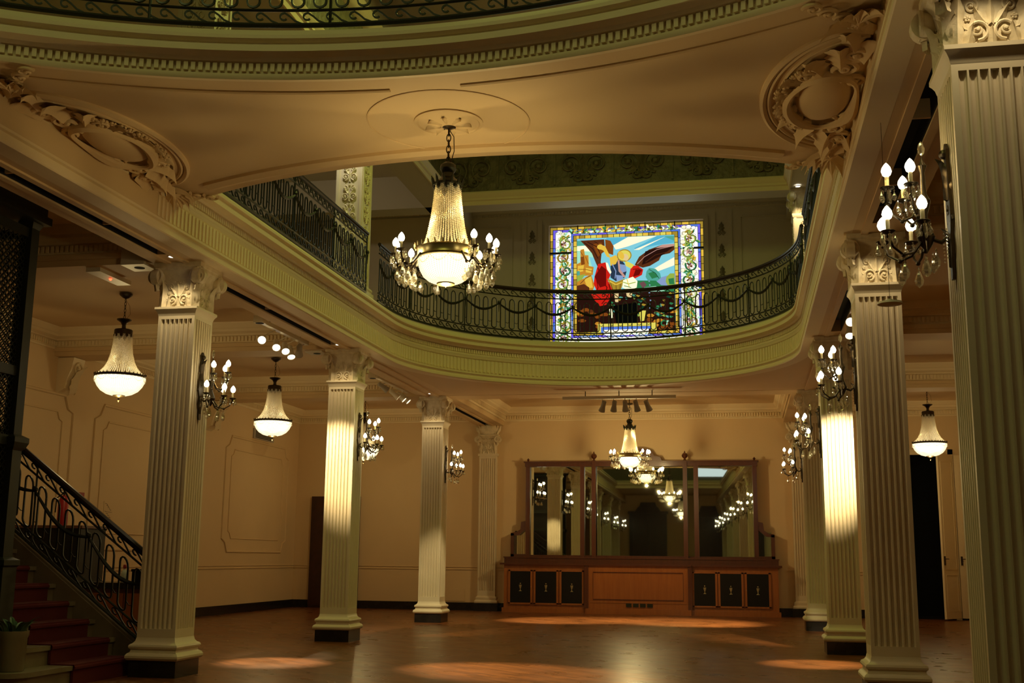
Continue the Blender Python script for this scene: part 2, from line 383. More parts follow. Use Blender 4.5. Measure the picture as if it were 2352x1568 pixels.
# ---------------------------------------------------------------- entablature of the light well
profA = [(-.12, 4.549), (.07, 4.549), (.08, 4.56), (.08, 4.60), (.05, 4.61), (.05, 4.655), (.075, 4.665), (.075, 4.69), (.02, 4.70), (0, 4.71), (0, 4.955), (.02, 4.965), (.03, 5.001)]
profB = [(-.02, 4.999), (.02, 4.999), (.03, 5.02), (.03, 5.045), (.01, 5.055), (.01, 5.135), (.05, 5.14), (.06, 5.17), (.10, 5.195), (.115, 5.20), (.115, 5.255), (.09, 5.262), (.09, 5.28), (.13, 5.30), (.13, 5.33), (.11, 5.338), (.04, 5.41), (.02, ZUP), (-.35, ZUP)]
UP = [(CX+W0, YF)]+[(CX+W0, YF+.5*i) for i in range(1, int((YAP-YF)/.5))]+arc(CX, YAP, W0, 0, PI, 56)+[(CX-W0, YAP-.6), (CX-W0, YF)]
def face_boxes(mb, path, step, wd, o0, o1, z0, z1, closed=False):
    p = resample(path+([path[0]] if closed else []), step); nr = normals(p)
    for (a, n_), (c, _) in zip(zip(p, nr), zip(p[1:], nr[1:])):
        m_ = ((a[0]+c[0])/2, (a[1]+c[1])/2); t = Vector((c[0]-a[0], c[1]-a[1])).normalized(); n2 = Vector((-t.y, t.x))
        q = [(m_[0]+t.x*s_*wd/2+n2.x*o, m_[1]+t.y*s_*wd/2+n2.y*o) for s_, o in ((-1, o0), (1, o0), (1, o1), (-1, o1))]
        mb.prism(q, z0, z1)
PROFB_FLAT = [(-.02, 4.999), (.015, 4.999), (.02, 5.01), (.02, 5.08), (.0, 5.09), (.0, 5.40), (-.02, ZUP), (-.3, ZUP)]
b = MB(); b.sweep(UP, profA)
vis = [(CX+W0, 10.45)]+[p for p in UP if p[1] > 10.5]+[(CX-W0, 10.45)]
face_boxes(b, vis, .085, .042, -.005, .030, 4.725, 4.945)
struct(b.build('trim_1', 'mould'))
b = MB()
U2 = [(CX+W0, 10.98)]+[(CX+W0, 11+.5*i) for i in range(1, 15)]+arc(CX, YAP, W0, 0, PI, 56)+[(CX-W0, 14), (CX-W0, 10.98)]
b.sweep(U2, profB); face_boxes(b, U2, .052, .030, 0, .036, 5.062, 5.128)
struct(b.build('trim_2', 'mould'))
b = MB(); b.sweep(H1, profB, closed=True); face_boxes(b, H1[1:-1], .057, .034, 0, .040, 5.062, 5.128)
struct(b.build('trim_3', 'mould'))
b = MB(); a_ = math.asin(W0/6.6); A2 = arc(CX, 16.63, 6.6, -PI/2-a_, -PI/2+a_, 44); b.sweep(A2, PROFB_FLAT)
struct(b.build('trim_4', 'ceil'))
# plain raised lines on the ceiling strip between the two openings
def line(name, path, w_, d, m_='ceil'):
    bb = MB(); bb.sweep(path, [(-w_/2, ZC+.001), (-w_/2, ZC-d*.6), (0, ZC-d), (w_/2, ZC-d*.6), (w_/2, ZC+.001)]); struct(bb.build(name, m_))
line('trim_5', arc(CX, 16.63, 6.83, -PI/2-.43, -PI/2+.43, 40), .15, .055)
line('trim_6', arc(CX, 1.87, 6.53, PI/2+.045, PI/2+.50, 30), .035, .02); line('trim_7', arc(CX, 1.87, 6.53, PI/2-.50, PI/2-.045, 30), .035, .02)
# soffit around the round end
b = MB(); b.prism([(CX+3.9, YAP), (CX+3.9, 23.36), (CX-3.9, 23.36), (CX-3.9, YAP)]+list(reversed(arc(CX, YAP, W0+.02, 0, PI, 48))), ZBEAM+.001, ZC-.001)
struct(b.build('ceiling_apse', 'ceil', smooth=False))
# beams over the column rows, with a lighting slot whose shade is painted by a near-black lining
for s_, nm in ((-1, 'beam_left'), (1, 'beam_right')):
    xc = CX+s_*3.80; b = MB()
    for a, c in ((-.30, -.075), (.075, .37)):
        x0, x1 = sorted((xc-s_*a, xc-s_*c)); b.box(x0, x1, YF, YB, ZBEAM, ZC)
    xs = sorted((xc+s_*.3, xc+s_*.24)); b.box(xs[0]-.02, xs[1]+.02, YF, YB, 4.62, 4.68)
    for yc in [y-5.55*0 for y in YS]+[.85, -4.70, -10.25]: b.box(xc-.08, xc+.08, yc-.62, yc+.35, ZBEAM, ZC)
    for yy in (8.6, 10.2, 14.3, 19.7): b.box(xc-.08, xc+.08, yy, yy+.03, ZBEAM+.02, ZC)
    for sd in (-.11, .11): b.box(xc+sd-.035, xc+sd+.035, YF, YB, ZBEAM-.02, ZBEAM+.01)
    struct(b.build('trim_'+nm, 'ceil', smooth=False))
    b = MB(); b.box(xc-.075, xc+.075, YF, YB, 4.72, 4.74)
    for q0, q1 in ((-.0765, -.0725), (.0725, .0765)): b.box(xc+q0, xc+q1, YF, YB, ZBEAM+.004, 4.73)
    struct(b.build('trim_slot_'+nm[5:], 'void', smooth=False))
# transverse beams and the cornice of every ceiling bay
ALLY = YS+[.85, -4.70, -10.25]
b = MB()
for yc in ALLY:
    b.box(XWL, XL-.29, yc-.28, yc+.28, ZBEAM, ZC); b.box(XR+.29, XWR, yc-.28, yc+.28, ZBEAM, ZC)
    for x0, x1 in ((XWL, XL-.30), (XR+.30, XWR)): b.box(x0, x1, yc-.32, yc+.32, 4.62, 4.68)
struct(b.build('trim_cross_beams', 'ceil', smooth=False))
b = MB(); b.box(CX-3.5, CX+3.5, 22.76, 23.355, ZBEAM-.004, ZC); b.box(CX-3.5, CX+3.5, 23.3, 23.40, 4.62, 4.68); struct(b.build('trim_back_beam', 'ceil', smooth=False))
profC = [(0, 4.66), (.02, 4.66), (.025, 4.69), (.01, 4.70), (.01, 4.80), (.04, 4.81), (.05, 4.83), (.12, 4.86), (.13, 4.90), (.15, 4.915), (.20, 4.98), (.21, 5.0)]
def bay(x0, x1, y0, y1, mb):
    p = [(x0, y0), (x1, y0), (x1, y1), (x0, y1)]; mb.sweep(p, profC, closed=True)
    for q in ((p[3], p[0]), (p[2], p[3]), (p[1], p[2])): face_boxes(mb, [q[1], q[0]][::-1], .062, .036, .005, .035, 4.715, 4.79)
ys = sorted(ALLY)
k = 0
for nm, (x0, x1) in (('left', (XWL, XL-.30)), ('right', (XR+.30, XWR))):
    b = MB()
    for y0, y1 in zip(ys, ys[1:]+[YB+.28]):
        if y1 > 0: bay(x0, x1, y0+.28, y1-.28, b)
    struct(b.build('trim_cornice_'+nm, 'mould', smooth=False))
b = MB(); bay(CX-3.42, CX+3.42, 23.36, YB, b); struct(b.build('trim_cornice_back', 'mould', smooth=False))
# black baseboards, dado line
for nm, (x0, x1, y0, y1) in dict(left=(XWL, XWL+.04, YF, YB), right=(XWR-.04, XWR, YF, YB), back=(XWL, DX0-.12, YB-.04, YB), back_right=(DX1+.12, XWR, YB-.04, YB), front=(XWL, XWR, YF, YF+.04)).items():
    b = MB(); b.box(x0, x1, y0, y1, 0, .19); struct(b.build('baseboard_'+nm, 'blackm', smooth=False))
b = MB()
for (x0, x1, y0, y1) in ((XWL, XWL+.02, YF, YB), (XWL, CX-3.32, YB-.02, YB), (XWR-.02, XWR, YF, YB), (1.0, DX0-.12, YB-.02, YB)):
    b.box(x0, x1, y0, y1, .98, 1.0); b.box(x0, x1, y0, y1, 1.04, 1.055)
struct(b.build('trim_dado', 'wall', smooth=False))
# wall panels of the left aisle
def notch(y0, y1, z0, z1, c, r=.0):
    return [(y0+c, z0), (y1-c, z0), (y1-c*.6, z0+c*.75), (y1, z0+c), (y1, z1-c), (y1-c*.6, z1-c*.75), (y1-c, z1), (y0+c, z1), (y0+c*.6, z1-c*.75), (y0, z1-c), (y0, z0+c), (y0+c*.6, z0+c*.75)]
b = MB()
for y0, y1 in ((24.0, 27.65), (18.6, 22.4), (13.3, 17.9), (7.3, 11.6), (1.8, 6.0)):
    for off, c, rr_ in ((0, .28, .028), (.34, .16, .016)):
        p = notch(y0+off*.9, y1-off*.9, 1.36+off*.85, 3.93-off*.85, c); b.tube([(XWL+.004, y, z) for y, z in p], rr_, 6, closed=True)
    for off, c, rr_ in ((0, .28, .028), (.34, .16, .016)):
        p = notch(y0+off*.9, y1-off*.9, 1.36+off*.85, 3.93-off*.85, c); b.tube([(XWR-.004, y, z) for y, z in p], rr_, 6, closed=True)
struct(b.build('trim_wall_panels', 'wall'))
# corbels under the cross beams on the side walls
cb = MB(); cb.prism([(0, 0), (.16, .10), (.20, .28), (.26, .42), (.30, .62), (0, .62)], -.17, .17); cb.v = [(x, z, y) for x, y, z in cb.v]
scroll(cb, 0, 0, .0001, 1, 0)
first = None
for i, yc in enumerate(YS):
    for s_, nm in ((1, 'left'), (-1, 'right')):
        m_ = MB(); m_.add([((XWL if s_ > 0 else XWR)+s_*x, yc+y, 3.92+z) for x, y, z in cb.v], cb.f)
        r_ = MB(); scroll(r_, 0, .15, .09, 1, 0); scroll(r_, 0, .42, .12, -1, PI); leaf(r_, 0, .0, 0, .5, .2)
        m_.framed(r_, ((XWL if s_ > 0 else XWR)+s_*.2, yc, 3.95), (0, -s_, 0), (.15*s_, 0, .98), (s_, 0, 0))
        struct(m_.build('trim_corbel_'+nm, 'mould'))

# ================================================================== CEILING ORNAMENT of the strip
def half_oval(cx, cy, rx, ry, s_, n=40, a0=-PI/2, a1=PI/2): return [(cx+s_*rx*math.cos(a0+(a1-a0)*i/n), cy+ry*math.sin(a0+(a1-a0)*i/n)) for i in range(n+1)]
for s_, side in ((1, 'left'), (-1, 'right')):
    ox, oy = CX-s_*3.40, 9.12
    t = thing('ceiling_cartouche', 'plaster shield with scrolled leaves in oval frame, ceiling %s of the front chandelier' % side, 'ornament', (ox, oy, ZC), group=None)
    b = MB()
    for rx, ry, rr_ in ((.74, 1.24, .030), (.69, 1.17, .018), (.62, 1.08, .012)):
        b.tube([(x, y, ZC-.006) for x, y in half_oval(ox, oy, rx, ry, s_)], rr_, 6)
    b.build('oval_frame', 'ceil', t)
    r_ = MB()                                       # flat: x toward hall centre, y along the hall
    nvx = 14
    for j in range(nvx):
        pass
    sh = MB(); sh.sph((0.26, 0, 0), 1, 22, 12, (.22, .46, .10)); 
    b = MB(); b.framed(sh, (ox, oy, ZC), (s_, 0, 0), (0, 1, 0), (0, 0, -1)); b.build('shield', 'ceil', t)
    r_ = MB()
    rim = [(.26+.27*math.cos(a)*(1+.08*math.cos(3*a)), .54*math.sin(a)) for a in [2*PI*i/40 for i in range(40)]]
    r_.tube([(x, y, .05) for x, y in rim], [.035+.015*math.sin(6*PI*i/40) for i in range(40)], 6, closed=True)
    for sg in (-1, 1):
        scroll(r_, .16, sg*.62, .12, sg, PI/2*sg, 1.5, .035); scroll(r_, .42, sg*.50, .09, -sg, -PI/2*sg, 1.5, .03)
        scroll(r_, .05, sg*.36, .10, sg, 0, 1.4, .03); scroll(r_, .08, sg*.86, .13, -sg, 0, 1.5, .035)
        for q, (x, y, a, L, W_) in enumerate(((.30, .56, -.5, .34, .17), (.18, .70, -.1, .42, .20), (.02, .78, .2, .46, .2), (.10, .95, -.25, .42, .16), (.40, .36, -1.2, .26, .13), (.46, .16, -1.5, .2, .11))):
            leaf(r_, x, sg*y, a if sg > 0 else PI-a, L, W_, .3, 4, .28)
        for q in range(7): 
            a = sg*(.15+q*.17); flower(r_, .26+.36*math.cos(a), .66*math.sin(a), .045+.012*(q % 2))
    for q in range(5): leaf(r_, .50, -.16+.08*q, -PI/2+(-.5+.25*q), .16, .08)
    b = MB(); b.framed(r_, (ox, oy, ZC-.01), (s_, 0, 0), (0, 1, 0), (0, 0, -1)); b.build('scrolled_leaves', 'ceil', t)
    # palm leaves at both ends, over the beam
    r_ = MB()
    for sg in (-1, 1):
        for q in range(7): leaf(r_, .02+.03*q, sg*(1.22+.02*q), (-1.2+.33*q) if sg > 0 else PI-(-1.2+.33*q), .44, .12, .35, 1, .3)
        for q in range(4): scroll(r_, .12+.11*q, sg*(1.35+.09*q), .07, sg, 0, 1.3, .022)
    b = MB(); b.framed(r_, (ox-s_*.02, oy, ZC-.01), (s_, 0, 0), (0, 1, 0), (0, 0, -1)); b.build('palm_leaves', 'ceil', t)

# ================================================================== COLUMNS
HWS = .222
def flute_section(hw=HWS, n=7, margin=.030, fw_=.0445, dp=.027, seg=5):
    face = []; pitch = (2*hw-2*margin)/n
    for i in range(n):
        c = -hw+margin+pitch*(i+.5)
        for k_ in range(seg+1):
            a = PI*k_/seg; face.append((c-fw_/2*math.cos(a), dp*math.sin(a)))
    out = []
    for r_ in range(4):
        out.append((-hw, -hw) if r_ == 0 else (hw, -hw) if r_ == 1 else (hw, hw) if r_ == 2 else (-hw, hw))
        for x, d in face:
            p = (x, -hw+d); 
            for _ in range(r_): p = (-p[1], p[0])
            out.append(p)
    return out
def face_frames(hw, z): return [((0, -hw, z), (1, 0, 0), (0, 0, 1), (0, -1, 0)), ((hw, 0, z), (0, 1, 0), (0, 0, 1), (1, 0, 0)), ((0, hw, z), (-1, 0, 0), (0, 0, 1), (0, 1, 0)), ((-hw, 0, z), (0, -1, 0), (0, 0, 1), (-1, 0, 0))]
fl = MB()
for sg in (-1, 1):
    scroll(fl, sg*.072, .095, .062, -sg, -PI/2, 1.5, .014); scroll(fl, sg*.10, .235, .042, sg, PI/2, 1.4, .011); scroll(fl, sg*.055, .30, .034, -sg, -PI/2, 1.3, .010)
    leaf(fl, sg*.185, .0, sg*.05, .36, .095, .25, 3, .35); leaf(fl, sg*.13, .0, sg*.25, .14, .07, .4, 2, .3); leaf(fl, sg*.03, .13, -sg*.55, .13, .05, .3, 2, .3)
    leaf(fl, sg*.14, .10, -sg*.5, .12, .05); leaf(fl, sg*.15, .27, -sg*.9, .13, .05); flower(fl, sg*.12, .165, .020)
    leaf(fl, sg*.07, .38, -sg*1.1, .09, .04)
leaf(fl, 0, .0, 0, .12, .06, .3, 2, .3); leaf(fl, 0, .13, 0, .16, .05, .3, 2, .3); flower(fl, 0, .30, .03); flower(fl, 0, .44, .032)
for a in (-.9, -.45, 0, .45, .9): leaf(fl, 0, .34, -a, .12, .04, .4, 1, .3)
vol = MB()
for sg in (-1, 1):
    vol.prism([(sg*.258+.090*math.cos(2*PI*i/18), .345+.090*math.sin(2*PI*i/18)) for i in range(18)], -.05, .030)
    volute(vol, sg*.258, .345, .092, sg, PI/2, .03, .026); leaf(vol, sg*.235, .19, -sg*.2, .10, .06, .3, 2, .3)
def capital_mesh():
    b_ = MB(); b_.stack(0, 0, [(.20, 0), (.205, .16), (.215, .29), (.232, .38), (.255, .415), (.27, .43), (.27, .455), (.285, .465), (.285, .51)])
    for (o, u, v, n_) in face_frames(.203, 0): b_.framed(fl, o, u, v, n_)
    for (o, u, v, n_) in face_frames(.262, 0): b_.framed(vol, o, u, v, n_)
    return b_
def col_parts(t):
    b_ = MB(); b_.box(-.272, .272, -.272, .272, 0, .175); b_.build('plinth', 'blackm', t, local=True, smooth=False)
    b_ = MB(); b_.stack(0, 0, [(.27, .172), (.292, .18), (.305, .20), (.305, .222), (.29, .245), (.268, .258), (.262, .275), (.264, .29), (.278, .30), (.283, .318), (.275, .338), (.25, .35), (.232, .372), (.225, .40), (HWS, .41)]); b_.build('base', 'column', t, local=True)
    b_ = MB(); b_.prism(flute_section(), .50, 3.905); b_.box(-HWS, HWS, -HWS, HWS, .40, .502); b_.box(-HWS, HWS, -HWS, HWS, 3.903, 3.96); b_.build('fluted_shaft', 'column', t, local=True)
    b_ = MB(); b_.stack(0, 0, [(HWS, 3.94), (.226, 3.95), (.232, 3.975), (.246, 4.0), (.258, 4.015), (.258, 4.04)]); b_.build('necking', 'column', t, local=True)
    c = capital_mesh(); c.v = [(x, y, z+4.038) for x, y, z in c.v]; c.build('capital', 'stucco', t, local=True)
CLAB = {(0, 'L'): 'cream fluted square column nearest the staircase bottom, on the left', (0, 'R'): 'huge cream fluted square column at the right edge of the photo',
        (1, 'L'): 'cream fluted square column beside the foot of the red stairs', (1, 'R'): 'cream fluted square column next left of the huge right edge column',
        (2, 'L'): 'cream fluted column on the left whose shaft is brightly lit', (2, 'R'): 'cream fluted column on the right whose shaft glows white',
        (3, 'L'): 'smallest free standing fluted column on the left, before the wall pilaster', (3, 'R'): 'dim fluted column on the right behind the glowing one'}
CLAB[(0, 'L')] = 'cream fluted column out of view on the left, nearest of its row'
proto = thing('fluted_column', CLAB[(0, 'R')], 'column', (XR, YS[0], 0)); col_parts(proto)
for i, y in enumerate(YS):
    for s_, x in (('L', XL), ('R', XR)):
        if (i, s_) != (0, 'R'): dup(proto, (x, y, 0), 0, CLAB[(i, s_)])
for i, y in enumerate((.85, -4.70, -10.25)):
    for s_, x, sd in (('L', XL, 'left'), ('R', XR, 'right')):
        dup(proto, (x, y, 0), 0, 'fluted column behind the camera, %s of the row on the %s as seen in the mirror' % (('nearest', 'middle', 'farthest')[i], sd))
# pilasters on the back wall
for s_, x, sd in (('L', XL-.0, 'left'), ('R', XR, 'right')):
    t = thing('wall_pilaster', 'flat fluted pilaster on the back wall, %s of the mirrored cabinet' % sd, 'pilaster', (x, YB, 0))
    D = .14; b = MB(); b.box(x-.30, x+.30, YB-D-.07, YB, 0, .19); b.build('plinth', 'blackm', t, smooth=False)
    b = MB(); b.sweep([(x-.22, YB), (x-.22, YB-D), (x+.22, YB-D), (x+.22, YB)][::-1], [(0, .19), (.06, .19), (.07, .22), (.06, .25), (.03, .27), (.04, .30), (.035, .33), (0, .36)]); 
    b.v = [(2*x-p[0] if False else p[0], p[1], p[2]) for p in b.v]; b.build('base', 'column', t)
    sec = flute_section(); b = MB(); n1 = len(sec)//4
    poly = sec[:n1+1]; poly = [(x+px, YB-D+(py+HWS)) for px, py in poly]+[(x+HWS, YB-.002), (x-HWS, YB-.002)]
    b.prism(poly, .48, 3.72); b.box(x-HWS, x+HWS, YB-D, YB, .19, .482); b.box(x-HWS, x+HWS, YB-D, YB, 3.718, 3.78); b.build('fluted_shaft', 'column', t)
    b = MB(); b.box(x-.25, x+.25, YB-D-.03, YB, 3.78, 3.84); b.build('necking', 'column', t, smooth=False)
    b = MB(); b.box(x-.205, x+.205, YB-D, YB, 3.84, 4.28); b.box(x-.26, x+.26, YB-D-.04, YB, 4.28, 4.32)
    b.framed(fl, (x, YB-D, 3.84), (1, 0, 0), (0, 0, .92), (0, -1, 0)); b.framed(vol, (x, YB-D-.04, 3.86), (1, 0, 0), (0, 0, .95), (0, -1, 0))
    top = MB(); top.sph((0, .14, 0), 1, 18, 10, (.24, .17, .09))
    for q in range(9): leaf(top, -.22+.055*q, .02, .5-.125*q, .26, .08, .3, 2, .4)
    b.framed(top, (x, YB-D+.03, 4.32), (1, 0, 0), (0, 0, 1), (0, -1, 0)); b.build('capital', 'stucco', t)

# ================================================================== UPPER GALLERY
up_face = MB()
for q in range(7):
    z = .34+.335*q
    for sg in (-1, 1):
        scroll(up_face, sg*.075, z, .062, -sg, -PI/2, 1.5, .016); scroll(up_face, sg*.07, z+.14, .050, sg, PI/2, 1.4, .014); leaf(up_face, sg*.03, z+.05, -sg*.5, .14, .06, .2, 3, .25)
    leaf(up_face, 0, z-.08, 0, .18, .06, .2, 3, .25); flower(up_face, 0, z+.20, .022)
def pier_parts(t):
    b_ = MB(); b_.stack(0, 0, [(.30, 0), (.30, .12), (.27, .14), (.285, .17), (.275, .20), (.235, .23), (.235, .26)]); b_.build('base', 'column', t, local=True)
    b_ = MB(); b_.stack(0, 0, [(.222, .25), (.222, 2.62)])
    for (o, u, v, n_) in face_frames(.222, 0):
        for x in (-.20, .20):
            f_ = MB(); f_.box(x-.022, x+.022, .26, 2.62, -.002, .016); b_.framed(f_, o, u, v, n_)
    b_.cur = 1
    for (o, u, v, n_) in face_frames(.224, .0): b_.framed(up_face, o, u, v, n_)
    b_.build('pier_shaft', ['column', 'stucco'], t, local=True)
    b_ = MB(); b_.stack(0, 0, [(.225, 2.60), (.25, 2.63), (.26, 2.66), (.26, 2.69), (.22, 2.70)]); b_.build('necking', 'column', t, local=True)
    c = capital_mesh(); c.v = [(x, y, z+2.69) for x, y, z in c.v]; c.build('capital', 'stucco', t, local=True)
UL = {(1, 'L'): 'upper gallery pier seen at the top edge through the near ceiling opening', (2, 'L'): 'carved upper pier with pale arabesque front, between left railing sections',
      (1, 'R'): 'upper gallery pier on the right, above the first right column', (2, 'R'): 'upper gallery pier at the right end of the railing curve',
      (3, 'R'): 'carved upper pier with brightly lit capital, right of the stained glass'}
pier = thing('gallery_pier', UL[(2, 'L')], 'pier', (XL, YS[2], ZUP)); pier_parts(pier)
for (i, s_), lb in UL.items():
    if (i, s_) != (2, 'L'): dup(pier, (XL if s_ == 'L' else XR, YS[i], ZUP), 0, lb)
# beams and carved friezes above the piers
ZU = 8.62
b = MB()
for x in (XL, XR): b.box(x-.28, x+.28, YF, YU, ZU, ZT)
b.box(XL, XR, 22.78, 23.30, ZU, ZT)
for yc in YS: b.box(XWL, XL, yc-.25, yc+.25, ZU, ZT); b.box(XR, XWR, yc-.25, yc+.25, ZU, ZT)
for x0, x1 in ((XWL, XL-.28), (XR+.28, XWR)): b.box(x0, x1, YF, YU, 9.35, 9.45)
b.box(XL, XR, 23.30, YU, 9.25, 9.35)
struct(b.build('trim_upper_beams', 'uwall', smooth=False))
b = MB(); b.sweep([(XR-.28, -5), (XR-.28, 22.78), (XL+.28, 22.78), (XL+.28, -5)], [(0, 8.60), (.03, 8.60), (.04, 8.68), (.07, 8.70), (.07, 8.74), (.12, 8.80), (.13, 8.84), (.03, 8.86), (.03, 8.90), (0, 8.90)])
b.sweep([(XR-.28, -5), (XR-.28, 22.78), (XL+.28, 22.78), (XL+.28, -5)], [(0, 9.80), (.05, 9.82), (.15, 9.95), (.2, 10.05), (0, 10.06)]); struct(b.build('trim_upper_cornice', 'mould'))
b = MB(); b.sweep([(XR-.285, 8), (XR-.285, 22.775), (XL+.285, 22.775), (XL+.285, 8)], [(0, 8.90), (.02, 8.90), (.02, 9.80), (0, 9.80)])
fr = MB()
for k_ in range(6):
    x = -3.1+1.22*k_
    for sg in (-1, 1):
        scroll(fr, x+sg*.28, .45, .25, -sg, -PI/2, 1.6, .04); scroll(fr, x+sg*.12, .18, .12, sg, PI/2, 1.4, .03); leaf(fr, x+sg*.1, .3, -sg*.9, .4, .2, .2, 4, .2); leaf(fr, x+sg*.3, .6, -sg*.4, .28, .16, .2, 3, .2)
    leaf(fr, x, .1, 0, .6, .24, .2, 4, .2); fr.box(x-.62, x-.58, .03, .87, 0, .03)
b.framed(fr, (CX, 22.755, 8.92), (1, 0, 0), (0, 0, 1), (0, -1, 0)); struct(b.build('trim_carved_frieze', 'gcarve'))
# mouldings of the upper back wall: cornice, window surround, carved strips, plain panels
b = MB(); b.sweep([(1.2, YU), (-6.0, YU)], [(0, 8.95), (.03, 8.96), (.03, 9.02), (.08, 9.05), (.09, 9.10), (.16, 9.16), (.18, 9.25), (0, 9.26)]); face_boxes(b, [(1.1, YU), (-5.9, YU)], .07, .04, .02, .055, 8.97, 9.02)
for x0, x1, z0, z1 in ((WX0-.10, WX1+.10, WZ1, WZ1+.07), (WX0-.10, WX0, WZ0, WZ1), (WX1, WX1+.10, WZ0, WZ1)): b.box(x0, x1, YU-.05, YU, z0, z1)
for x0, x1 in ((WX0-.62, WX0-.16), (WX1+.16, WX1+.62)):
    b.box(x0, x0+.10, YU-.035, YU, ZUP, 8.85); b.box(x1-.10, x1, YU-.035, YU, ZUP, 8.85)
for x0, x1 in ((-6.0, -5.0), (.12, 1.5)):
    b.tube([(x0, YU-.01, 5.7), (x1, YU-.01, 5.7), (x1, YU-.01, 8.72), (x0, YU-.01, 8.72)], .025, 4, closed=True)
struct(b.build('trim_upper_back', 'uwall'))
b = MB()
for xc in (WX0-.39, WX1+.39):
    r_ = MB()
    for q in range(6):
        for sg in (-1, 1): scroll(r_, sg*.055, .25+.5*q, .05, -sg, -PI/2, 1.4, .010)
        leaf(r_, 0, .3+.5*q, 0, .22, .12, .2, 3, .2)
    b.framed(r_, (xc, YU-.004, ZUP+.2), (1, 0, 0), (0, 0, 1), (0, -1, 0))
struct(b.build('trim_carved_strips', 'gcarve'))
# pale panel and cornice on the upper back wall, left
b = MB(); b.box(-9.6, -6.75, YU-.03, YU-.001, 6.2, 9.05); struct(b.build('trim_upper_pale_panel', 'column', smooth=False))
b = MB(); b.sweep([(XL-.3, YU), (XWL, YU)], [(0, 9.10), (.03, 9.10), (.03, 9.16), (.09, 9.2), (.12, 9.3), (.2, 9.34), (0, 9.35)]); face_boxes(b, [(XL-.3, YU), (-10.8, YU)], .075, .042, .02, .06, 9.10, 9.16); struct(b.build('trim_upper_left_cornice', 'mould'))
# pale panels on the upper left walls
b = MB()
for y0, y1 in ((12.5, 17.0), (18.0, 22.6)): b.box(XWL, XWL+.02, y0, y1, 6.1, 8.3)
struct(b.build('trim_upper_panels', 'uwall', smooth=False))
# ================================================================== CHANDELIERS
def strands(mb, prof, n, step, r, phase=0, skip=None):   # beads strung down a profile [(radius, z)]
    for k in range(n):
        if skip and skip(k): continue
        a = 2*PI*(k+phase)/n; L = [0]
        for p, q in zip(prof, prof[1:]): L.append(L[-1]+math.dist(p, q))
        m = int(L[-1]/step); j = 0
        for i in range(m+1):
            s_ = min(i*step+(k % 2)*step*.5, L[-1]-1e-6)
            while L[j+1] < s_: j += 1
            t = (s_-L[j])/(L[j+1]-L[j]); rr_ = prof[j][0]+(prof[j+1][0]-prof[j][0])*t; z = prof[j][1]+(prof[j+1][1]-prof[j][1])*t
            mb.octa((rr_*math.cos(a), rr_*math.sin(a), z), r, r*1.05)
def chain(mb, z0, z1, L=.05, w_=.014, r=.004):
    n = max(1, round((z0-z1)/(L*.78))); st = (z0-z1)/n
    for i in range(n):
        zc = z0-st*(i+.5); p = []
        for k in range(12):
            a = 2*PI*k/12; x = w_*math.cos(a); z = zc+L*.5*math.sin(a); p.append((x, 0, z) if i % 2 else (0, x, z))
        mb.tube(p, r, 5, closed=True)
def drop_mesh(L=.07, r=.016):
    b_ = MB(); b_.tube([(0, 0, 0), (0, 0, -.02)], .002, 4); b_.octa((0, 0, -.014), .007)
    b_.lathe([(0.001, -.02), (r*.35, -.03), (r*.8, -.02-L*.45), (r, -.02-L*.62), (r*.75, -.02-L*.85), (.001, -.02-L)], 7); return b_
def prism_mesh(L=.06, r=.006):
    b_ = MB(); b_.octa((0, 0, -.006), .006); b_.lathe([(.001, -.012), (r, -.02), (r*.9, -.012-L*.85), (.001, -.012-L)], 6); return b_
def bulb_mesh(): b_ = MB(); b_.lathe([(.001, .080), (.011, .070), (.024, .050), (.029, .030), (.022, .009), (.011, 0)], 12); return b_
def arm_unit(t, path, r, tip, drops=5, pend=None, dr=.045):
    a_ = MB(); n = len(path); a_.tube(path, [r*(1.25-.5*i/(n-1)) for i in range(n)], 7)
    for i in (n//3, 2*n//3): a_.sph(path[i], r*2.0, 7, 5)
    arm = a_.build('arm', 'bronze', t, local=True)
    x, y, z = tip
    b_ = MB(); b_.lathe([(.004, -.012), (.02, -.010), (dr, .004), (dr*.96, .007), (.012, .004), (.012, .012)], 14, tip); b_.build('drip_pan', 'bronze', arm, local=True)
    b_ = MB(); b_.lathe([(.011, 0), (.0115, .05), (.010, .066), (.001, .067)], 10, (x, y, z+.006)); b_.build('candle_sleeve', 'candle', arm, local=True)
    b_ = bulb_mesh(); b_.v = [(x+p, y+q, z+s_+.07) for p, q, s_ in b_.v]; b_.build('bulb', 'bulb', arm, local=True)
    for k in range(drops):
        a = 2*PI*k/drops+.4; src = prism_mesh(.070, .0085) if k % 2 else drop_mesh(.055, .015)
        src.v = [(x+dr*.9*math.cos(a)+p, y+dr*.9*math.sin(a)+q, z+s_) for p, q, s_ in src.v]; src.build('crystal_drop', 'drop', arm, local=True)
    if pend:
        for q_ in pend:
            src = drop_mesh(.100, .026); src.v = [(q_[0]+p, q_[1]+q, q_[2]+s_) for p, q, s_ in src.v]; src.build('crystal_drop', 'drop', arm, local=True)
    return arm
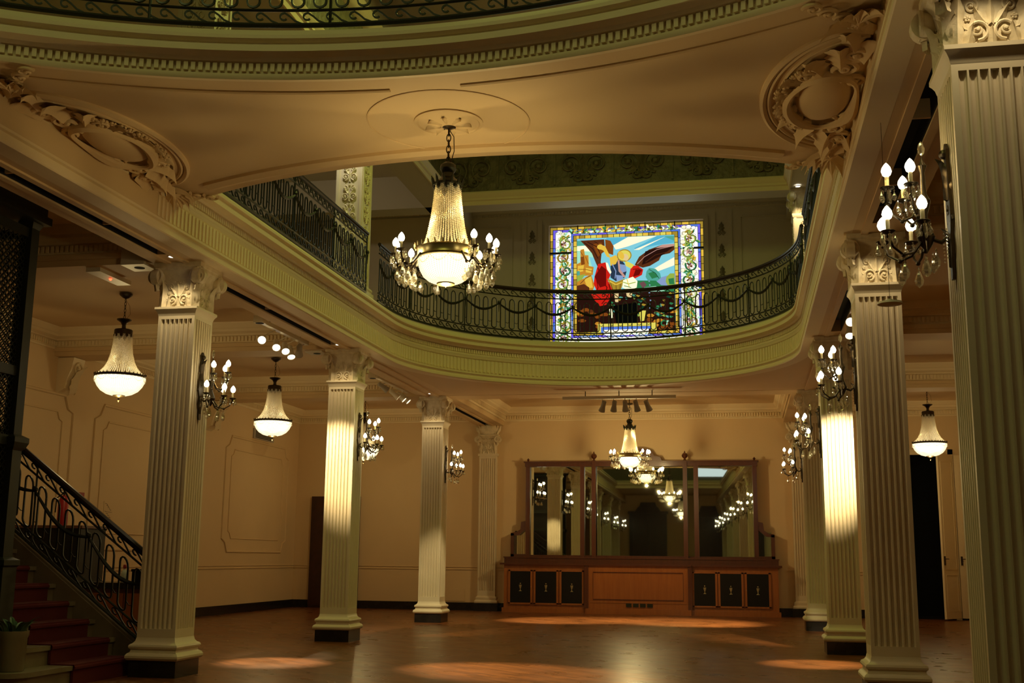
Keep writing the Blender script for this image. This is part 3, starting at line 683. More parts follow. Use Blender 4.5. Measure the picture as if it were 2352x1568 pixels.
def big_chandelier(name, label, loc, group=None):
    t = thing(name, label, 'chandelier', loc, group)
    b_ = MB(); b_.lathe([(.001, 0), (.080, 0), (.078, -.018), (.05, -.035), (.015, -.045), (.001, -.05)], 24); b_.build('canopy', 'bronze', t, local=True)
    b_ = MB(); chain(b_, -.05, -.36, .072, .018, .0052); b_.tube([(.0, 0, -.05), (.045, 0, -.12), (.05, .0, -.25), (.02, 0, -.36)], .004, 5); b_.build('chain', 'bronze', t, local=True)
    b_ = MB(); b_.lathe([(.001, -.345), (.03, -.35), (.065, -.375), (.072, -.41), (.05, -.45), (.06, -.49), (.10, -.525), (.125, -.545), (.125, -.565), (.10, -.57), (.001, -.57)], 20)
    for k in range(12):
        a = 2*PI*k/12; b_.tube([(.122*math.cos(a), .122*math.sin(a), -.56), (.135*math.cos(a), .135*math.sin(a), -.51), (.148*math.cos(a), .148*math.sin(a), -.485)], [.014, .010, .002], 5)
    for k in range(9):
        a = 2*PI*k/9; b_.lathe([(.001, -.62), (.024, -.59), (.022, -.56)], 6, (.105*math.cos(a), .105*math.sin(a), 0))
    b_.build('crown', 'iron', t, local=True)
    b_ = MB(); strands(b_, [(.108, -.565), (.118, -.70), (.135, -.84), (.158, -.97), (.185, -1.07), (.225, -1.125)], 46, .0165, .0086); b_.build('bead_skirt', 'bead', t, local=True)
    b_ = MB(); b_.lathe([(.222, -1.215), (.246, -1.21), (.252, -1.195), (.246, -1.18), (.246, -1.145), (.252, -1.13), (.245, -1.12), (.222, -1.118), (.222, -1.215)], 40)
    for k in range(26):
        a = 2*PI*k/26; b_.tube([(.262*math.cos(a), .262*math.sin(a), -1.125), (.268*math.cos(a), .268*math.sin(a), -1.10), (.275*math.cos(a), .275*math.sin(a), -1.085)], [.012, .009, .001], 5)
    b_.build('ring', 'brass', t, local=True)
    b_ = MB(); pr = [(.238, -1.22), (.232, -1.26), (.216, -1.31), (.188, -1.36), (.145, -1.395), (.10, -1.412), (.07, -1.417)]; strands(b_, pr, 60, .0165, .0085); b_.cur = 1
    b_.lathe([(r_*.95, z+.008) for r_, z in pr], 32); bw = b_.build('bowl', ['bowlbead', 'bowl'], t, local=True)
    b_ = MB()
    for k in range(10):
        a0, a1 = 2*PI*k/10, 2*PI*(k+1)/10
        for q in range(11):
            a = a0+(a1-a0)*q/10; zz = -1.225-.05*math.sin(PI*q/10); b_.octa((.247*math.cos(a), .247*math.sin(a), zz), .0085)
    b_.build('bead_swags', 'bead', t, local=True)
    b_ = MB(); b_.lathe([(.078, -1.418), (.074, -1.432), (.03, -1.440), (.008, -1.446), (.001, -1.455)], 24); b_.build('bottom_cap', 'brass', t, local=True)
    for dg in (-44, -20, 2, 30, 62, 118, 150, 178, 200, 224):
        a = math.radians(dg); c, s_ = math.cos(a), math.sin(a)
        P_ = lambda r_, z: (r_*c, r_*s_, z)
        path = [P_(.246, -1.19), P_(.29, -1.25), P_(.325, -1.292), P_(.365, -1.305), P_(.405, -1.28), P_(.425, -1.235), P_(.430, -1.195)]
        arm_unit(t, path, .0080, P_(.430, -1.19), 6, [P_(.36, -1.325), P_(.30, -1.34), P_(.41, -1.30)])
    return t
def basket_chandelier(name, label, loc, group=None):
    t = thing(name, label, 'chandelier', loc, group)
    b_ = MB(); b_.lathe([(.001, 0), (.095, 0), (.09, -.02), (.04, -.06), (.001, -.075)], 20); b_.build('canopy', 'bronze', t, local=True)
    b_ = MB(); chain(b_, -.07, -.37, .06, .014, .0045); b_.tube([(0, 0, -.08), (.07, .0, -.18), (.09, 0, -.30), (.02, 0, -.38)], .002, 4); b_.build('chain', 'bronze', t, local=True)
    b_ = MB(); b_.lathe([(.001, -.365), (.02, -.37), (.105, -.375), (.10, -.39), (.05, -.42), (.028, -.46), (.028, -.50), (.06, -.52), (.001, -.53)], 20); b_.build('vase', 'bronze', t, local=True)
    b_ = MB(); b_.lathe([(.001, -.52), (.12, -.525), (.128, -.535), (.128, -.60), (.118, -.605), (.001, -.60)], 20)
    for k in range(10): a = 2*PI*k/10; b_.lathe([(.001, -.665), (.024, -.63), (.026, -.60)], 6, (.112*math.cos(a), .112*math.sin(a), 0))
    b_.build('crown', 'bronze', t, local=True)
    b_ = MB(); strands(b_, [(.122, -.60), (.13, -.74), (.150, -.88), (.182, -1.0), (.23, -1.09), (.29, -1.155), (.335, -1.185)], 58, .018, .0095); b_.build('bead_skirt', 'bead', t, local=True)
    b_ = MB(); b_.lathe([(.33, -1.225), (.350, -1.22), (.356, -1.205), (.350, -1.188), (.33, -1.185), (.33, -1.225)], 40)
    for k in range(36): a = 2*PI*k/36; b_.tube([(.35*math.cos(a), .35*math.sin(a), -1.19), (.358*math.cos(a), .358*math.sin(a), -1.165)], [.010, .002], 5)
    b_.build('ring', 'bronze', t, local=True)
    pr = [(.345, -1.228), (.335, -1.28), (.305, -1.345), (.255, -1.405), (.18, -1.45), (.09, -1.475)]
    b_ = MB(); strands(b_, pr, 72, .0185, .0095); b_.cur = 1; b_.lathe([(r_*.95, z+.01) for r_, z in pr], 32); b_.build('bowl', ['bowlbead', 'bowlb'], t, local=True)
    b_ = MB()
    for k in range(12):
        for q in range(11): a = 2*PI*(k+q/10)/12; b_.octa((.352*math.cos(a), .352*math.sin(a), -1.235-.05*math.sin(PI*q/10)), .0085)
    b_.build('bead_swags', 'bead', t, local=True)
    b_ = MB(); b_.lathe([(.092, -1.468), (.085, -1.485), (.04, -1.50), (.012, -1.515), (.010, -1.535), (.018, -1.55), (.001, -1.575)], 20); b_.build('bottom_cap', 'bronze', t, local=True)
    return t
def ch_lights(x, y, z, e, zr, below=.16):
    lamp('POINT', 'chandelier_light', (x, y, z), e, WARM, .03)
    lamp('POINT', 'chandelier_light', (x, y, zr+.03), e*.08, WARM, .03)
# plaster rosette over the front chandelier
ros = thing('ceiling_rosette', 'round plaster rosette around the fixing of the front chandelier', 'ornament', (CX, 9.15, ZC))
b = MB(); b.lathe([(.30, 0), (.30, -.012), (.275, -.022), (.262, -.012), (.25, -.016), (.16, -.035), (.09, -.04), (.001, -.045)], 40, (CX, 9.15, ZC)); b.build('disc', 'ceil', ros)
r_ = MB()
for k in range(8): leaf(r_, .07*math.cos(2*PI*k/8), .07*math.sin(2*PI*k/8), 2*PI*k/8-PI/2, .15, .09, .1, 3, .2)
b = MB(); b.framed(r_, (CX, 9.15, ZC-.025), (1, 0, 0), (0, 1, 0), (0, 0, -1)); b.build('leaf_ring', 'ceil', ros)
b = MB(); b.tube([(x, y, ZC-.002) for x, y in arc(CX, 9.15, .70, 0, 2*PI, 60)[:-1]], .008, 5, closed=True); struct(b.build('trim_ceiling_ring', 'ceil'))
c1 = big_chandelier('crystal_chandelier', 'large crystal chandelier with candle arms hanging from the ceiling strip', (CX, 9.17, ZC-.012), 'crystal chandeliers on the centre line')
ch_lights(CX, 9.17, 3.49, 48, 3.85)
c2 = dup(c1, (CX, 25.5, 4.70), 0, 'smaller looking candle arm chandelier hanging before the mirrored cabinet'); ch_lights(CX, 25.5, 3.20, 104, 3.55)
b = MB(); b.tube([(CX, 25.5, 4.69), (CX, 25.5, ZC)], .01, 6); b.build('hanging_rod', 'bronze', c2)
c3 = dup(c1, (CX, -7.4, ZC), 0, 'candle arm chandelier behind the camera, seen only in the mirror'); ch_lights(CX, -7.4, 3.5, 14, 3.85)
# light of the arm candles
for (x, y, z) in ((CX, 9.17, 3.93), (CX, 25.5, 3.63)):
    for s_ in (-1, 1): lamp('POINT', 'candle_light', (x+s_*.43, y, z+.03), 18, WARM, .03)
AX = -8.66; ARX = 3.95
k1 = basket_chandelier('basket_chandelier', 'bead basket chandelier in left aisle, left of the stairs column', (AX, 14.82, ZC-.02), 'basket chandeliers of the aisles'); ch_lights(AX, 14.82, 3.36, 27, 3.8)
for (x, y, lb) in ((AX, 20.35, 'bead basket chandelier between the first and second left columns'), (AX, 25.75, 'bead basket chandelier hidden behind the lit left column'),
                   (ARX, 25.72, 'bead basket chandelier on the right, above the dark doorway'), (ARX, 20.3, 'bead basket chandelier cut off by the huge right column, edge visible only')):
    dup(k1, (x, y, ZC-.02), 0, lb); ch_lights(x, y, 3.36, 27, 3.8)

# ================================================================== WALL SCONCES
def sconce(name, label, loc, rotz, group):
    t = thing(name, label, 'wall lamp', loc, group, rotz)
    b_ = MB()
    pr = [(-.37, .018), (-.34, .028), (-.26, .03), (-.20, .05), (-.12, .035), (-.04, .055), (.06, .06), (.14, .035), (.22, .05), (.30, .03), (.36, .042), (.40, .006)]
    poly = [(w_, z) for z, w_ in pr]+[(-w_, z) for z, w_ in reversed(pr)]
    fp = MB(); fp.prism(poly, 0, .018); leaf(fp, 0, -.30, 0, .24, .07, .2, 3, .3); leaf(fp, 0, .08, 0, .26, .09, .2, 3, .3); flower(fp, 0, .02, .035); fp.sph((0, .34, .02), .03, 8, 6); scroll(fp, .03, -.05, .04, 1, 0, 1.3, .01); scroll(fp, -.03, -.05, .04, -1, PI, 1.3, .01)
    b_.framed(fp, (0, 0, 0), (0, 1, 0), (0, 0, 1), (1, 0, 0)); b_.build('back_plate', 'bronze', t, local=True)
    b_ = MB(); b_.tube([(.01, 0, -.12), (.06, 0, -.16), (.11, 0, -.14), (.14, 0, -.08)], .012, 7)
    b_.lathe([(.001, -.22), (.014, -.20), (.035, -.17), (.05, -.13), (.035, -.09), (.018, -.05), (.014, .0), (.03, .05), (.035, .08), (.016, .12), (.012, .24), (.024, .28), (.008, .31), (.001, .34)], 12, (.14, 0, 0)); b_.build('stem', 'bronze', t, local=True)
    for dg, R, zt in ((-78, .22, -.10), (-28, .24, -.12), (28, .24, -.12), (78, .22, -.10), (-60, .17, .13), (0, .19, .16), (60, .17, .13)):
        a = math.radians(dg); c, s_ = math.cos(a), math.sin(a)
        z0 = -.14 if zt < 0 else .07
        P_ = lambda r_, z: (.14+r_*c, r_*s_, z)
        path = [P_(.02, z0), P_(R*.35, z0-.08), P_(R*.62, z0-.10), P_(R*.88, z0-.06), P_(R, z0+.0), P_(R, zt-.005)]
        arm_unit(t, path, .0070, P_(R, zt), 5, [P_(R*.6, z0-.12)] if zt < 0 else None, .040)
    for i, (x, y, z) in enumerate(((.14, 0, -.23), (.10, .05, -.20), (.10, -.05, -.20))):
        s2 = drop_mesh(.10, .022); s2.v = [(x+p, y+q, z+r_) for p, q, r_ in s2.v]; s2.build('crystal_drop', 'drop', t, local=True)
    for sg in (-1, 1):
        b_ = MB()
        for q in range(16): u_ = q/15; b_.octa((.14+.10*u_, sg*(.02+.13*u_), .10-.11*math.sin(PI*u_)-.05*u_), .0065)
        for q in range(9): b_.octa((.04, sg*.05, -.10-.02*q), .0065)
        b_.build('bead_string', 'drop', t, local=True)
    b_ = MB(); b_.lathe([(.001, .0), (.016, .02), (.02, .045), (.012, .075), (.001, .09)], 8, (.14, 0, .335)); b_.build('finial', 'drop', t, local=True)
    return t
GS = 'crystal sconces on the columns'
s0 = sconce('wall_sconce', 'largest crystal sconce, on the huge column at right', (XR-.225, YS[0], 3.17), PI, GS)
SL = {(1, 'L'): 'crystal sconce on the leftmost column, over the stairs side', (2, 'L'): 'crystal sconce on the brightly lit left column', (3, 'L'): 'small crystal sconce left of the back wall pilaster',
      (1, 'R'): 'crystal sconce on the second right column, above the white glowing shaft', (2, 'R'): 'crystal sconce half behind the glowing right column', (3, 'R'): 'smallest crystal sconce on the right, lowest of the row'}
def sc_light(x, y, s_, e=19): lamp('POINT', 'sconce_light', (x+s_*.33, y, 3.42), e, WARM, .03)
sc_light(XR-.225, YS[0], -1)
for (i, s_), lb in SL.items():
    if s_ == 'L': dup(s0, (XL+.225, YS[i], 3.15), 0, lb); sc_light(XL+.225, YS[i], 1)
    else: dup(s0, (XR-.225, YS[i], 3.15), PI, lb); sc_light(XR-.225, YS[i], -1)
for i, y in enumerate((6.4, .85, -4.70, -10.25)):
    dup(s0, (XL+.225, y, 3.15), 0, 'crystal sconce on a left column behind the camera, number %s from it in the mirror' % ('one', 'two', 'three', 'four')[i])
    if i != 1: sc_light(XL+.225, y, 1, 5)
    if i: dup(s0, (XR-.225, y, 3.15), PI, 'crystal sconce on a right column behind the camera, number %s from it in the mirror' % ('', 'one', 'two', 'three')[i]); 
    if i > 1: sc_light(XR-.225, y, -1, 5)

# ================================================================== SPOT BARS, BOXES, DOWNLIGHTS
def head_mesh(lit):
    b_ = MB(); b_.lathe([(.001, .14), (.035, .135), (.045, .12), (.046, .02), (.060, -.055), (.066, -.09), (.060, -.09), (.056, -.075)], 18)
    l_ = MB(); l_.lathe([(.058, -.080), (.03, -.074), (.001, -.072)], 18); return b_, l_
def add_head(t, pos, aim, lit, mount):
    b_, l_ = head_mesh(lit); d = (Vector(aim)-Vector(pos)).normalized(); q = (-d).to_track_quat('Z', 'Y')
    for m_ in (b_, l_): m_.v = [tuple(q @ Vector(p)+Vector(pos)) for p in m_.v]
    b_.tube([mount, ((mount[0]+pos[0])/2, (mount[1]+pos[1])/2, max(pos[2]+.09, (mount[2]+pos[2])/2)), tuple(Vector(pos)-d*.10)], .008, 5)
    h = b_.build('spotlight_head', 'white' if lit else 'grey', t); l_.build('lens', 'spotlens' if lit else 'void', h)
def light_bar(label, p0, p1, w_, heads, hang=None):
    t = thing('spotlight_bar', label, 'spotlights', p0, 'spotlight bars under the beams')
    b_ = MB(); x0, x1 = sorted((p0[0], p1[0])); y0, y1 = sorted((p0[1], p1[1])); b_.box(x0-w_, x1+w_, y0-w_, y1+w_, p0[2]-.03, p0[2]+.03); b_.build('bar', 'white', t, smooth=False)
    for q in hang or []: b_ = MB(); b_.tube([q[:3], (q[0], q[1], q[3])], .009, 6); b_.build('hanger_rod', 'bronze', t)
    for pos, aim, lit in heads:
        mx_ = min(max(pos[0], x0), x1); my = min(max(pos[1], y0), y1); add_head(t, pos, aim, lit, (mx_, my, p0[2]-.03))
    return t
light_bar('white bar with four lit spots between first and second left columns', (-6.72, 15.25, 4.60), (-6.72, 16.95, 4.60), .035,
          [((-6.92, 15.72, 4.44), (-5.2, 10.5, 2.4), True), ((-6.90, 16.20, 4.44), (-6.3, 14.9, 3.3), True), ((-6.88, 16.50, 4.44), (-6.2, 15.4, 3.2), True), ((-6.86, 16.68, 4.40), (-6.4, 16.1, 3.2), True), ((-6.80, 16.88, 4.46), (-7.5, 18.5, 3.2), False)], [(-6.72, 15.5, 4.62, ZC), (-6.72, 16.7, 4.62, ZC)])
light_bar('white bar with spots between second and third left columns, seen from behind', (-6.66, 20.5, 4.60), (-6.66, 22.4, 4.60), .035,
          [((-6.75, 21.15, 4.50), (-5.3, 22.3, 3.3), False), ((-6.72, 21.80, 4.45), (-5.4, 22.3, 3.3), True), ((-6.70, 22.15, 4.45), (-5.4, 22.4, 3.2), True), ((-6.68, 22.40, 4.45), (-5.4, 22.6, 3.2), True)], [(-6.66, 20.8, 4.62, ZC), (-6.66, 22.1, 4.62, ZC)])
light_bar('spot bar behind the second right column, two lenses peeping out at its left', (1.76, 15.2, 4.60), (1.76, 17.0, 4.60), .035,
          [((1.50, 15.70, 4.46), (.2, 10.5, 2.4), True), ((1.50, 15.95, 4.36), (1.35, 14.9, 3.0), True), ((1.9, 16.5, 4.42), (1.6, 17.2, 3.2), True)], [(1.78, 15.5, 4.62, ZC), (1.78, 16.7, 4.62, ZC)])
light_bar('long hanging bar with five grey spots seen from behind, above the back chandelier', (-3.42, 22.5, 4.42), (-1.25, 22.5, 4.42), .035,
          [((-2.66+.223*i, 22.56, 4.24), (-2.66+.223*i+(i-2)*.22, 23.3, 3.1), False) for i in range(5)], [(-3.0, 22.5, 4.42, ZC), (-2.33, 22.5, 4.42, ZC), (-1.68, 22.5, 4.42, ZC)])
for (x, y, z, lb) in ((-6.74, 11.78, 4.62, 'white ceiling box with round dark hole, beside the leftmost capital'), (-6.74, 17.50, 4.62, 'white ceiling box just left of the second left capital'),
                      (-6.70, 20.3, 4.60, 'small white box at the near end of the second spot bar'), (-6.70, 15.10, 4.60, 'small white box at the near end of the four lit spots')):
    t = thing('ceiling_box', lb, 'junction box', (x, y, z), 'white boxes under the left beam'); s_ = .16 if 'hole' in lb or 'second left capital' in lb else .07
    b = MB(); b.box(x-.15 if s_ > .1 else x-.07, x+.14 if s_ > .1 else x+.07, y-s_, y+s_, z-.09 if s_ > .1 else z-.05, z+.09 if s_ > .1 else z+.05); b.build('casing', 'white', t, smooth=False)
    b = MB(); b.lathe([(.001, 0), (.06, 0), (.06, -.004), (.001, -.004)], 16, (x, y, z-(.089 if s_ > .1 else .05))); b.build('opening', 'void', t)
for i, (y, lb) in enumerate(((11.42, 'first'), (16.85, 'second'), (22.35, 'third'))):
    t = thing('downlight', 'small glaring white downlight in the beam before the %s left capital' % lb, 'downlight', (-6.15, y, 4.55), 'downlights in front of the left capitals')
    b = MB(); b.lathe([(.040, 0), (.052, 0), (.052, -.012), (.040, -.010)], 18, (-6.15, y, 4.55)); b.build('rim', 'white', t)
    b = MB(); b.lathe([(.001, -.016), (.030, -.010), (.040, -.003)], 18, (-6.15, y, 4.55)); b.build('lens', 'downl', t)
    lamp('SPOT', 'downlight_light', (-6.15, y, 4.52), 26, HALO, .03, (-6.17, y+.17, 3.0), 100, .6)
lamp('SPOT', 'downlight_light', (1.33, 5.87, 4.52), 20, HALO, .03, (1.35, 6.04, 3.0), 100, .6)
lamp('SPOT', 'downlight_light', (1.33, 11.42, 4.52), 20, HALO, .03, (1.35, 11.59, 3.0), 100, .6)
# downlight over the upper pier right of the window
t = thing('downlight', 'tiny white downlight above the lit upper capital at right', 'downlight', (1.22, 22.55, 8.61))
b = MB(); b.lathe([(.05, 0), (.065, 0), (.065, -.015), (.05, -.012)], 16, (1.25, 22.55, 8.60)); b.build('rim', 'white', t)
b = MB(); b.lathe([(.001, -.02), (.05, -.004)], 16, (1.25, 22.55, 8.60)); b.build('lens', 'downl', t)
lamp('SPOT', 'downlight_light', (1.28, 22.35, 8.45), 60, HALO, .03, (1.30, 22.9, 7.4), 80, .7)
# small devices
t = thing('emergency_light', 'pale ceiling mounted box with a red indicator, above the left aisle', 'emergency light', (-7.30, 12.15, ZC))
b = MB(); b.box(-7.40, -7.22, 11.75, 12.45, 4.50, 4.55); b.build('casing', 'white', t, smooth=False)
b = MB(); b.sph((-7.29, 12.10, 4.492), .017, 10, 6); b.build('indicator', 'led', t)
t = thing('ceiling_antenna', 'flat grey disc on a thin wire hanging before the second right capital', 'antenna', (1.08, 8.6, ZC))
b = MB(); b.lathe([(.001, .03), (.02, .03), (.025, .01), (.085, .008), (.09, -.008), (.001, -.014)], 24, (1.10, 8.6, 3.155)); b.build('disc', 'white', t)
b = MB(); b.tube([(1.10, 8.6, 3.18), (1.10, 8.6, ZC)], .0022, 4); b.build('wire', 'bronze', t)
# ================================================================== IRON RAILINGS
def railing(name, label, path, z0, H=1.0, slope=None, pitch=.18, lead=True, hr=.032, part_of=None, th=1.45):
    """path: xy polyline; slope: function s -> z offset"""
    path = resample(path, .05); L = [0]
    for a, c in zip(path, path[1:]): L.append(L[-1]+math.dist(a, c))
    T = L[-1]; nr = normals(path); sl = slope or (lambda s_: 0)
    def at(s_, z, off=0):
        s_ = min(max(s_, 0), T); j = min(int(s_/T*(len(path)-1)), len(path)-2)
        while j > 0 and L[j] > s_: j -= 1
        while j < len(path)-2 and L[j+1] < s_: j += 1
        t = (s_-L[j])/(L[j+1]-L[j]) if L[j+1] > L[j] else 0
        x = path[j][0]+(path[j+1][0]-path[j][0])*t; y = path[j][1]+(path[j+1][1]-path[j][1])*t
        return (x+nr[j][0]*off, y+nr[j][1]*off, z0+z+sl(s_))
    if part_of is not None:
        t = bpy.data.objects.new(name, None); COL.objects.link(t); t.parent = part_of; t.location = Vector((path[0][0], path[0][1], z0))-part_of.location
    else: t = thing(name, label, 'railing', (path[0][0], path[0][1], z0))
    ns = max(2, int(T/.12)); ln = lambda z: [at(T*i/ns, z) for i in range(ns+1)]
    b_ = MB(); b_.tube(ln(H), hr, 8); b_.tube(ln(H-.035), .018, 4); b_.build('handrail', 'iron_rail', t)
    for z, r_ in ((.035, .022), (.165, .013), (H-.155, .013)):
        b_ = MB(); b_.tube(ln(z), r_, 5); b_.build('rail', 'iron', t)
    n = max(1, round(T/pitch)); p = T/n
    b1, b2 = MB(), MB()
    for i in range(n):
        s0_ = i*p
        q = [(s0_+p*.02, .05), (s0_+p*.32, .075), (s0_+p*.55, .115), (s0_+p*.78, .145)]+[(s0_+p*.80+.030*math.cos(a), .112+.030*math.sin(a)) for a in [PI/2-.5*k for k in range(9)]]
        b1.tube([at(u_, z) for u_, z in q], .0065*th, 4, cap=False)
        q = [(s0_+p*.05, H-.15), (s0_+p*.3, H-.11), (s0_+p*.55, H-.07), (s0_+p*.75, H-.05)]+[(s0_+p*.78+.026*math.cos(a), H-.080+.026*math.sin(a)) for a in [PI/2-.55*k for k in range(8)]]
        b2.tube([at(u_, z) for u_, z in q], .0065*th, 4, cap=False)
    b1.build('scroll_band', 'iron', t); b2.build('scroll_band', 'iron', t)
    # hooped balusters, section by section, garlands between rosettes
    m_ = max(1, round(T/1.44)); q_ = T/m_
    for j in range(m_):
        s0_ = j*q_; b_ = MB(); k_ = max(1, round(q_/.18)); pp = q_/k_
        for i in range(k_):
            a, c = s0_+pp*(i+.22), s0_+pp*(i+.78); zb = .235; r_ = (c-a)/2
            pts = [(a, H-.30)]+[((a+c)/2-r_*math.cos(PI*v/6), zb-.045*math.sin(PI*v/6)) for v in range(7)]+[(c, H-.30)]
            b_.tube([at(u_, z) for u_, z in pts], .0075*th, 4, cap=False)
            pts = [((a+c)/2-r_*math.cos(PI*v/6), H-.30+.075*math.sin(PI*v/6)) for v in range(7)]
            b_.tube([at(u_, z) for u_, z in pts], .0075*th, 4, cap=False)
            e = s0_+pp*(i+1.0); b_.tube([at(e-pp*.22, .32), at(e, .30), at(e+pp*.22, .32)] if i < k_-1 else [at(e-pp*.22, .32), at(e, .30)], .006, 4, cap=False)
            b_.tube([at((a+c)/2, .17), at((a+c)/2, .19)], .007, 4)
        b_.tube([at(s0_+.001, .03), at(s0_+.001, H-.02)], .013, 5); b_.build('baluster_panel', 'iron', t)
        b_ = MB(); g = 2
        for i in range(g):
            u0, u1 = s0_+q_*i/g, s0_+q_*(i+1)/g
            b_.tube([at(u0+(u1-u0)*v/10, H-.33-.15*math.sin(PI*v/10), .012) for v in range(11)], [.014+.012*math.sin(PI*v/10) for v in range(11)], 5)
            b_.sph(at(u0, H-.31, .012), .030, 8, 6); b_.tube([at(u0, H-.33, .012), at(u0, H-.50, .012)], [.014, .004], 5)
            for hk in range(6): b_.sph(at(u0+.02*math.cos(hk), H-.31+.02*math.sin(hk), .02), .014, 5, 4)
        b_.build('garland', 'iron', t)
    return t
RW = 3.43
railing('gallery_railing', 'black iron railing of the upper gallery, straight section left of the pale carved pier', [(CX-RW, 17.18), (CX-RW, 10.98)], ZUP)
railing('gallery_railing', 'black iron railing curving round the far end of the light well, before the stained glass', [(CX+RW, 17.82), (CX+RW, YAP)]+arc(CX, YAP, RW, 0, PI, 50)+[(CX-RW, 17.82)], ZUP)
railing('gallery_railing', 'black iron railing of the upper gallery along the right side', [(CX+RW, 11.0), (CX+RW, 17.18)], ZUP)
a_ = math.asin(3.43/6.34)
railing('gallery_railing', 'black iron scroll railing at the top edge, over the near ceiling opening', arc(CX, 1.87, 6.27, PI/2-a_, PI/2+a_, 40), ZUP, pitch=.19)

# ================================================================== STAIRCASE
RISE, RUN, SX, SY0, SY1, NST = .19, .262, -6.58, 10.75, 12.02, 11
t = thing('staircase', 'marble staircase with red runner rising to the left behind the first column', 'staircase', (SX, 11.4, 0))
for k in range(NST):
    x = SX-RUN*k; z1 = RISE*(k+1); near = (9.90, 10.32)[k] if k < 2 else 10.62
    b = MB(); rc = .12 if k == 1 else .22; poly = [(x, SY1)]+[(x, near+rc)]+[(x-rc+rc*math.cos(a), near+rc-rc*math.sin(a)) for a in [PI/2*q/8 for q in range(1, 9)]]+([(-7.02, near), (-7.02, 10.63), (x-.62, 10.63), (x-.62, SY1)] if k < 2 else [(x-.62, near), (x-.62, SY1)])
    b.prism([(p[0]-.03, p[1]) for p in poly], z1-RISE+(0 if k == 0 else .001), z1-.045)
    b.prism([(p[0]+.0, p[1]-(0 if p[1] > 11 else .03)) for p in poly], z1-.044, z1); st = b.build('step', 'marble', t, smooth=False)
    b = MB(); b.box(x-.02, x+.008, 10.62+.16, 11.86, z1-RISE, z1-.012); b.box(x-RUN-.01, x+.012, 10.62+.16, 11.86, z1-.02, z1+.012); 
    b.tube([(x+.0, 10.78, z1-.022), (x+.0, 11.86, z1-.022)], .028, 8); b.build('carpet_runner', 'carpet', st, smooth=False)
b = MB(); b.v = []
prof = [(SX+.05, 0), (SX+.05, .16), (SX-.02, .30), (SX-RUN*NST, .30+.72*RUN*NST), (SX-RUN*NST, 0)]
b.add([(x, SY1, z) for x, z in prof]+[(x, SY1+.10, z) for x, z in prof], [tuple(range(5)), tuple(range(9, 4, -1))]+[(i, (i+1) % 5, 5+(i+1) % 5, 5+i) for i in range(5)])
b.tube([(SX-.02, SY1+.05, .31), (SX-RUN*NST, SY1+.05, .31+.72*RUN*NST)], .035, 6); b.build('stringer', 'marble', t, smooth=False)
STS = .72
def inv(s_): return STS*s_
railing('stair_railing', '', [(SX+.02, SY1+.05), (SX-RUN*NST, SY1+.05)], .30, H=.98, slope=inv, pitch=.19, hr=.036, part_of=t, th=1.7)
railing('stair_railing', '', [(SX-.95, 10.69), (SX-RUN*NST, 10.69)], .60, H=.90, slope=lambda s_: STS*(s_)+.0, pitch=.19, hr=.034, part_of=t)
# lattice cage
cx0, cx1, cy0, cy1 = -8.9, -7.20, 8.9, 10.36
t = thing('lift_cage', 'tall dark iron cage with lattice panels at the left edge, beside the stairs', 'lift cage', (cx1, cy1, 0))
for (x, y) in ((cx1, cy1), (cx1, cy0), (cx0, cy1), (cx0, cy0)):
    b = MB(); b.stack(x, y, [(.11, 0), (.11, 1.15), (.13, 1.17), (.13, 1.22), (.075, 1.25), (.075, 2.30), (.10, 2.33), (.12, 2.38), (.12, 2.43), (.065, 2.46), (.065, 4.60), (.09, 4.66)]); b.build('post', 'iron', t, smooth=False)
b = MB(); b.box(cx0-.14, cx1+.16, cy0-.14, cy1+.13, 4.66, 4.74); b.box(cx0-.10, cx1+.12, cy0-.1, cy1+.1, 4.74, ZC-.001); b.build('cornice', 'iron', t, smooth=False)
for zz in (1.2, 2.40, 3.10, 4.55):
    b = MB(); b.box(cx0, cx1, cy1-.03, cy1+.03, zz-.05, zz+.05); b.box(cx1-.03, cx1+.03, cy0, cy1, zz-.05, zz+.05); b.box(cx0, cx1, cy0-.03, cy0+.03, zz-.05, zz+.05); b.build('crossbar', 'iron', t, smooth=False)
def lattice(axis, a0, a1, c, z0, z1, t, n=.075, r_=.007):
    b_ = MB(); W_ = a1-a0; Hh = z1-z0
    k = int((W_+Hh)/n)+1
    for i in range(-int(Hh/n)-1, k):
        for sg in (1, -1):
            u0 = i*n; pts = []
            for (u, v) in ((u0, 0), (u0+Hh, Hh)): pts.append((u, v))
            (ua, va), (ub, vb) = pts; lo = max(0, -ua) if ua < 0 else 0; hi = min(Hh, W_-ua)
            if hi <= lo: continue
            A, B = (ua+lo, lo), (ua+hi, hi)
            if sg < 0: A, B = (W_-A[0], A[1]), (W_-B[0], B[1])
            P_ = lambda q: (a0+q[0], c, z0+q[1]) if axis == 'x' else (c, a0+q[0], z0+q[1])
            b_.tube([P_(A), P_(B)], r_, 4, cap=False)
    b_.build('lattice_panel', 'iron', t)
for z0, z1 in ((1.25, 2.35), (2.45, 3.05), (3.15, 4.50)):
    lattice('x', cx0+.06, cx1-.06, cy1, z0, z1, t); lattice('y', cy0+.06, cy1-.06, cx1, z0, z1, t)
b = MB(); b.box(cx0+.05, cx1-.05, cy0+.05, cy0+.08, 0, 4.6); b.build('back_panel', 'dwood', t, smooth=False)
b = MB(); b.box(cx0, cx1, cy1-.02, cy1+.02, .02, 1.15); b.build('plinth_panel', 'iron', t, smooth=False)
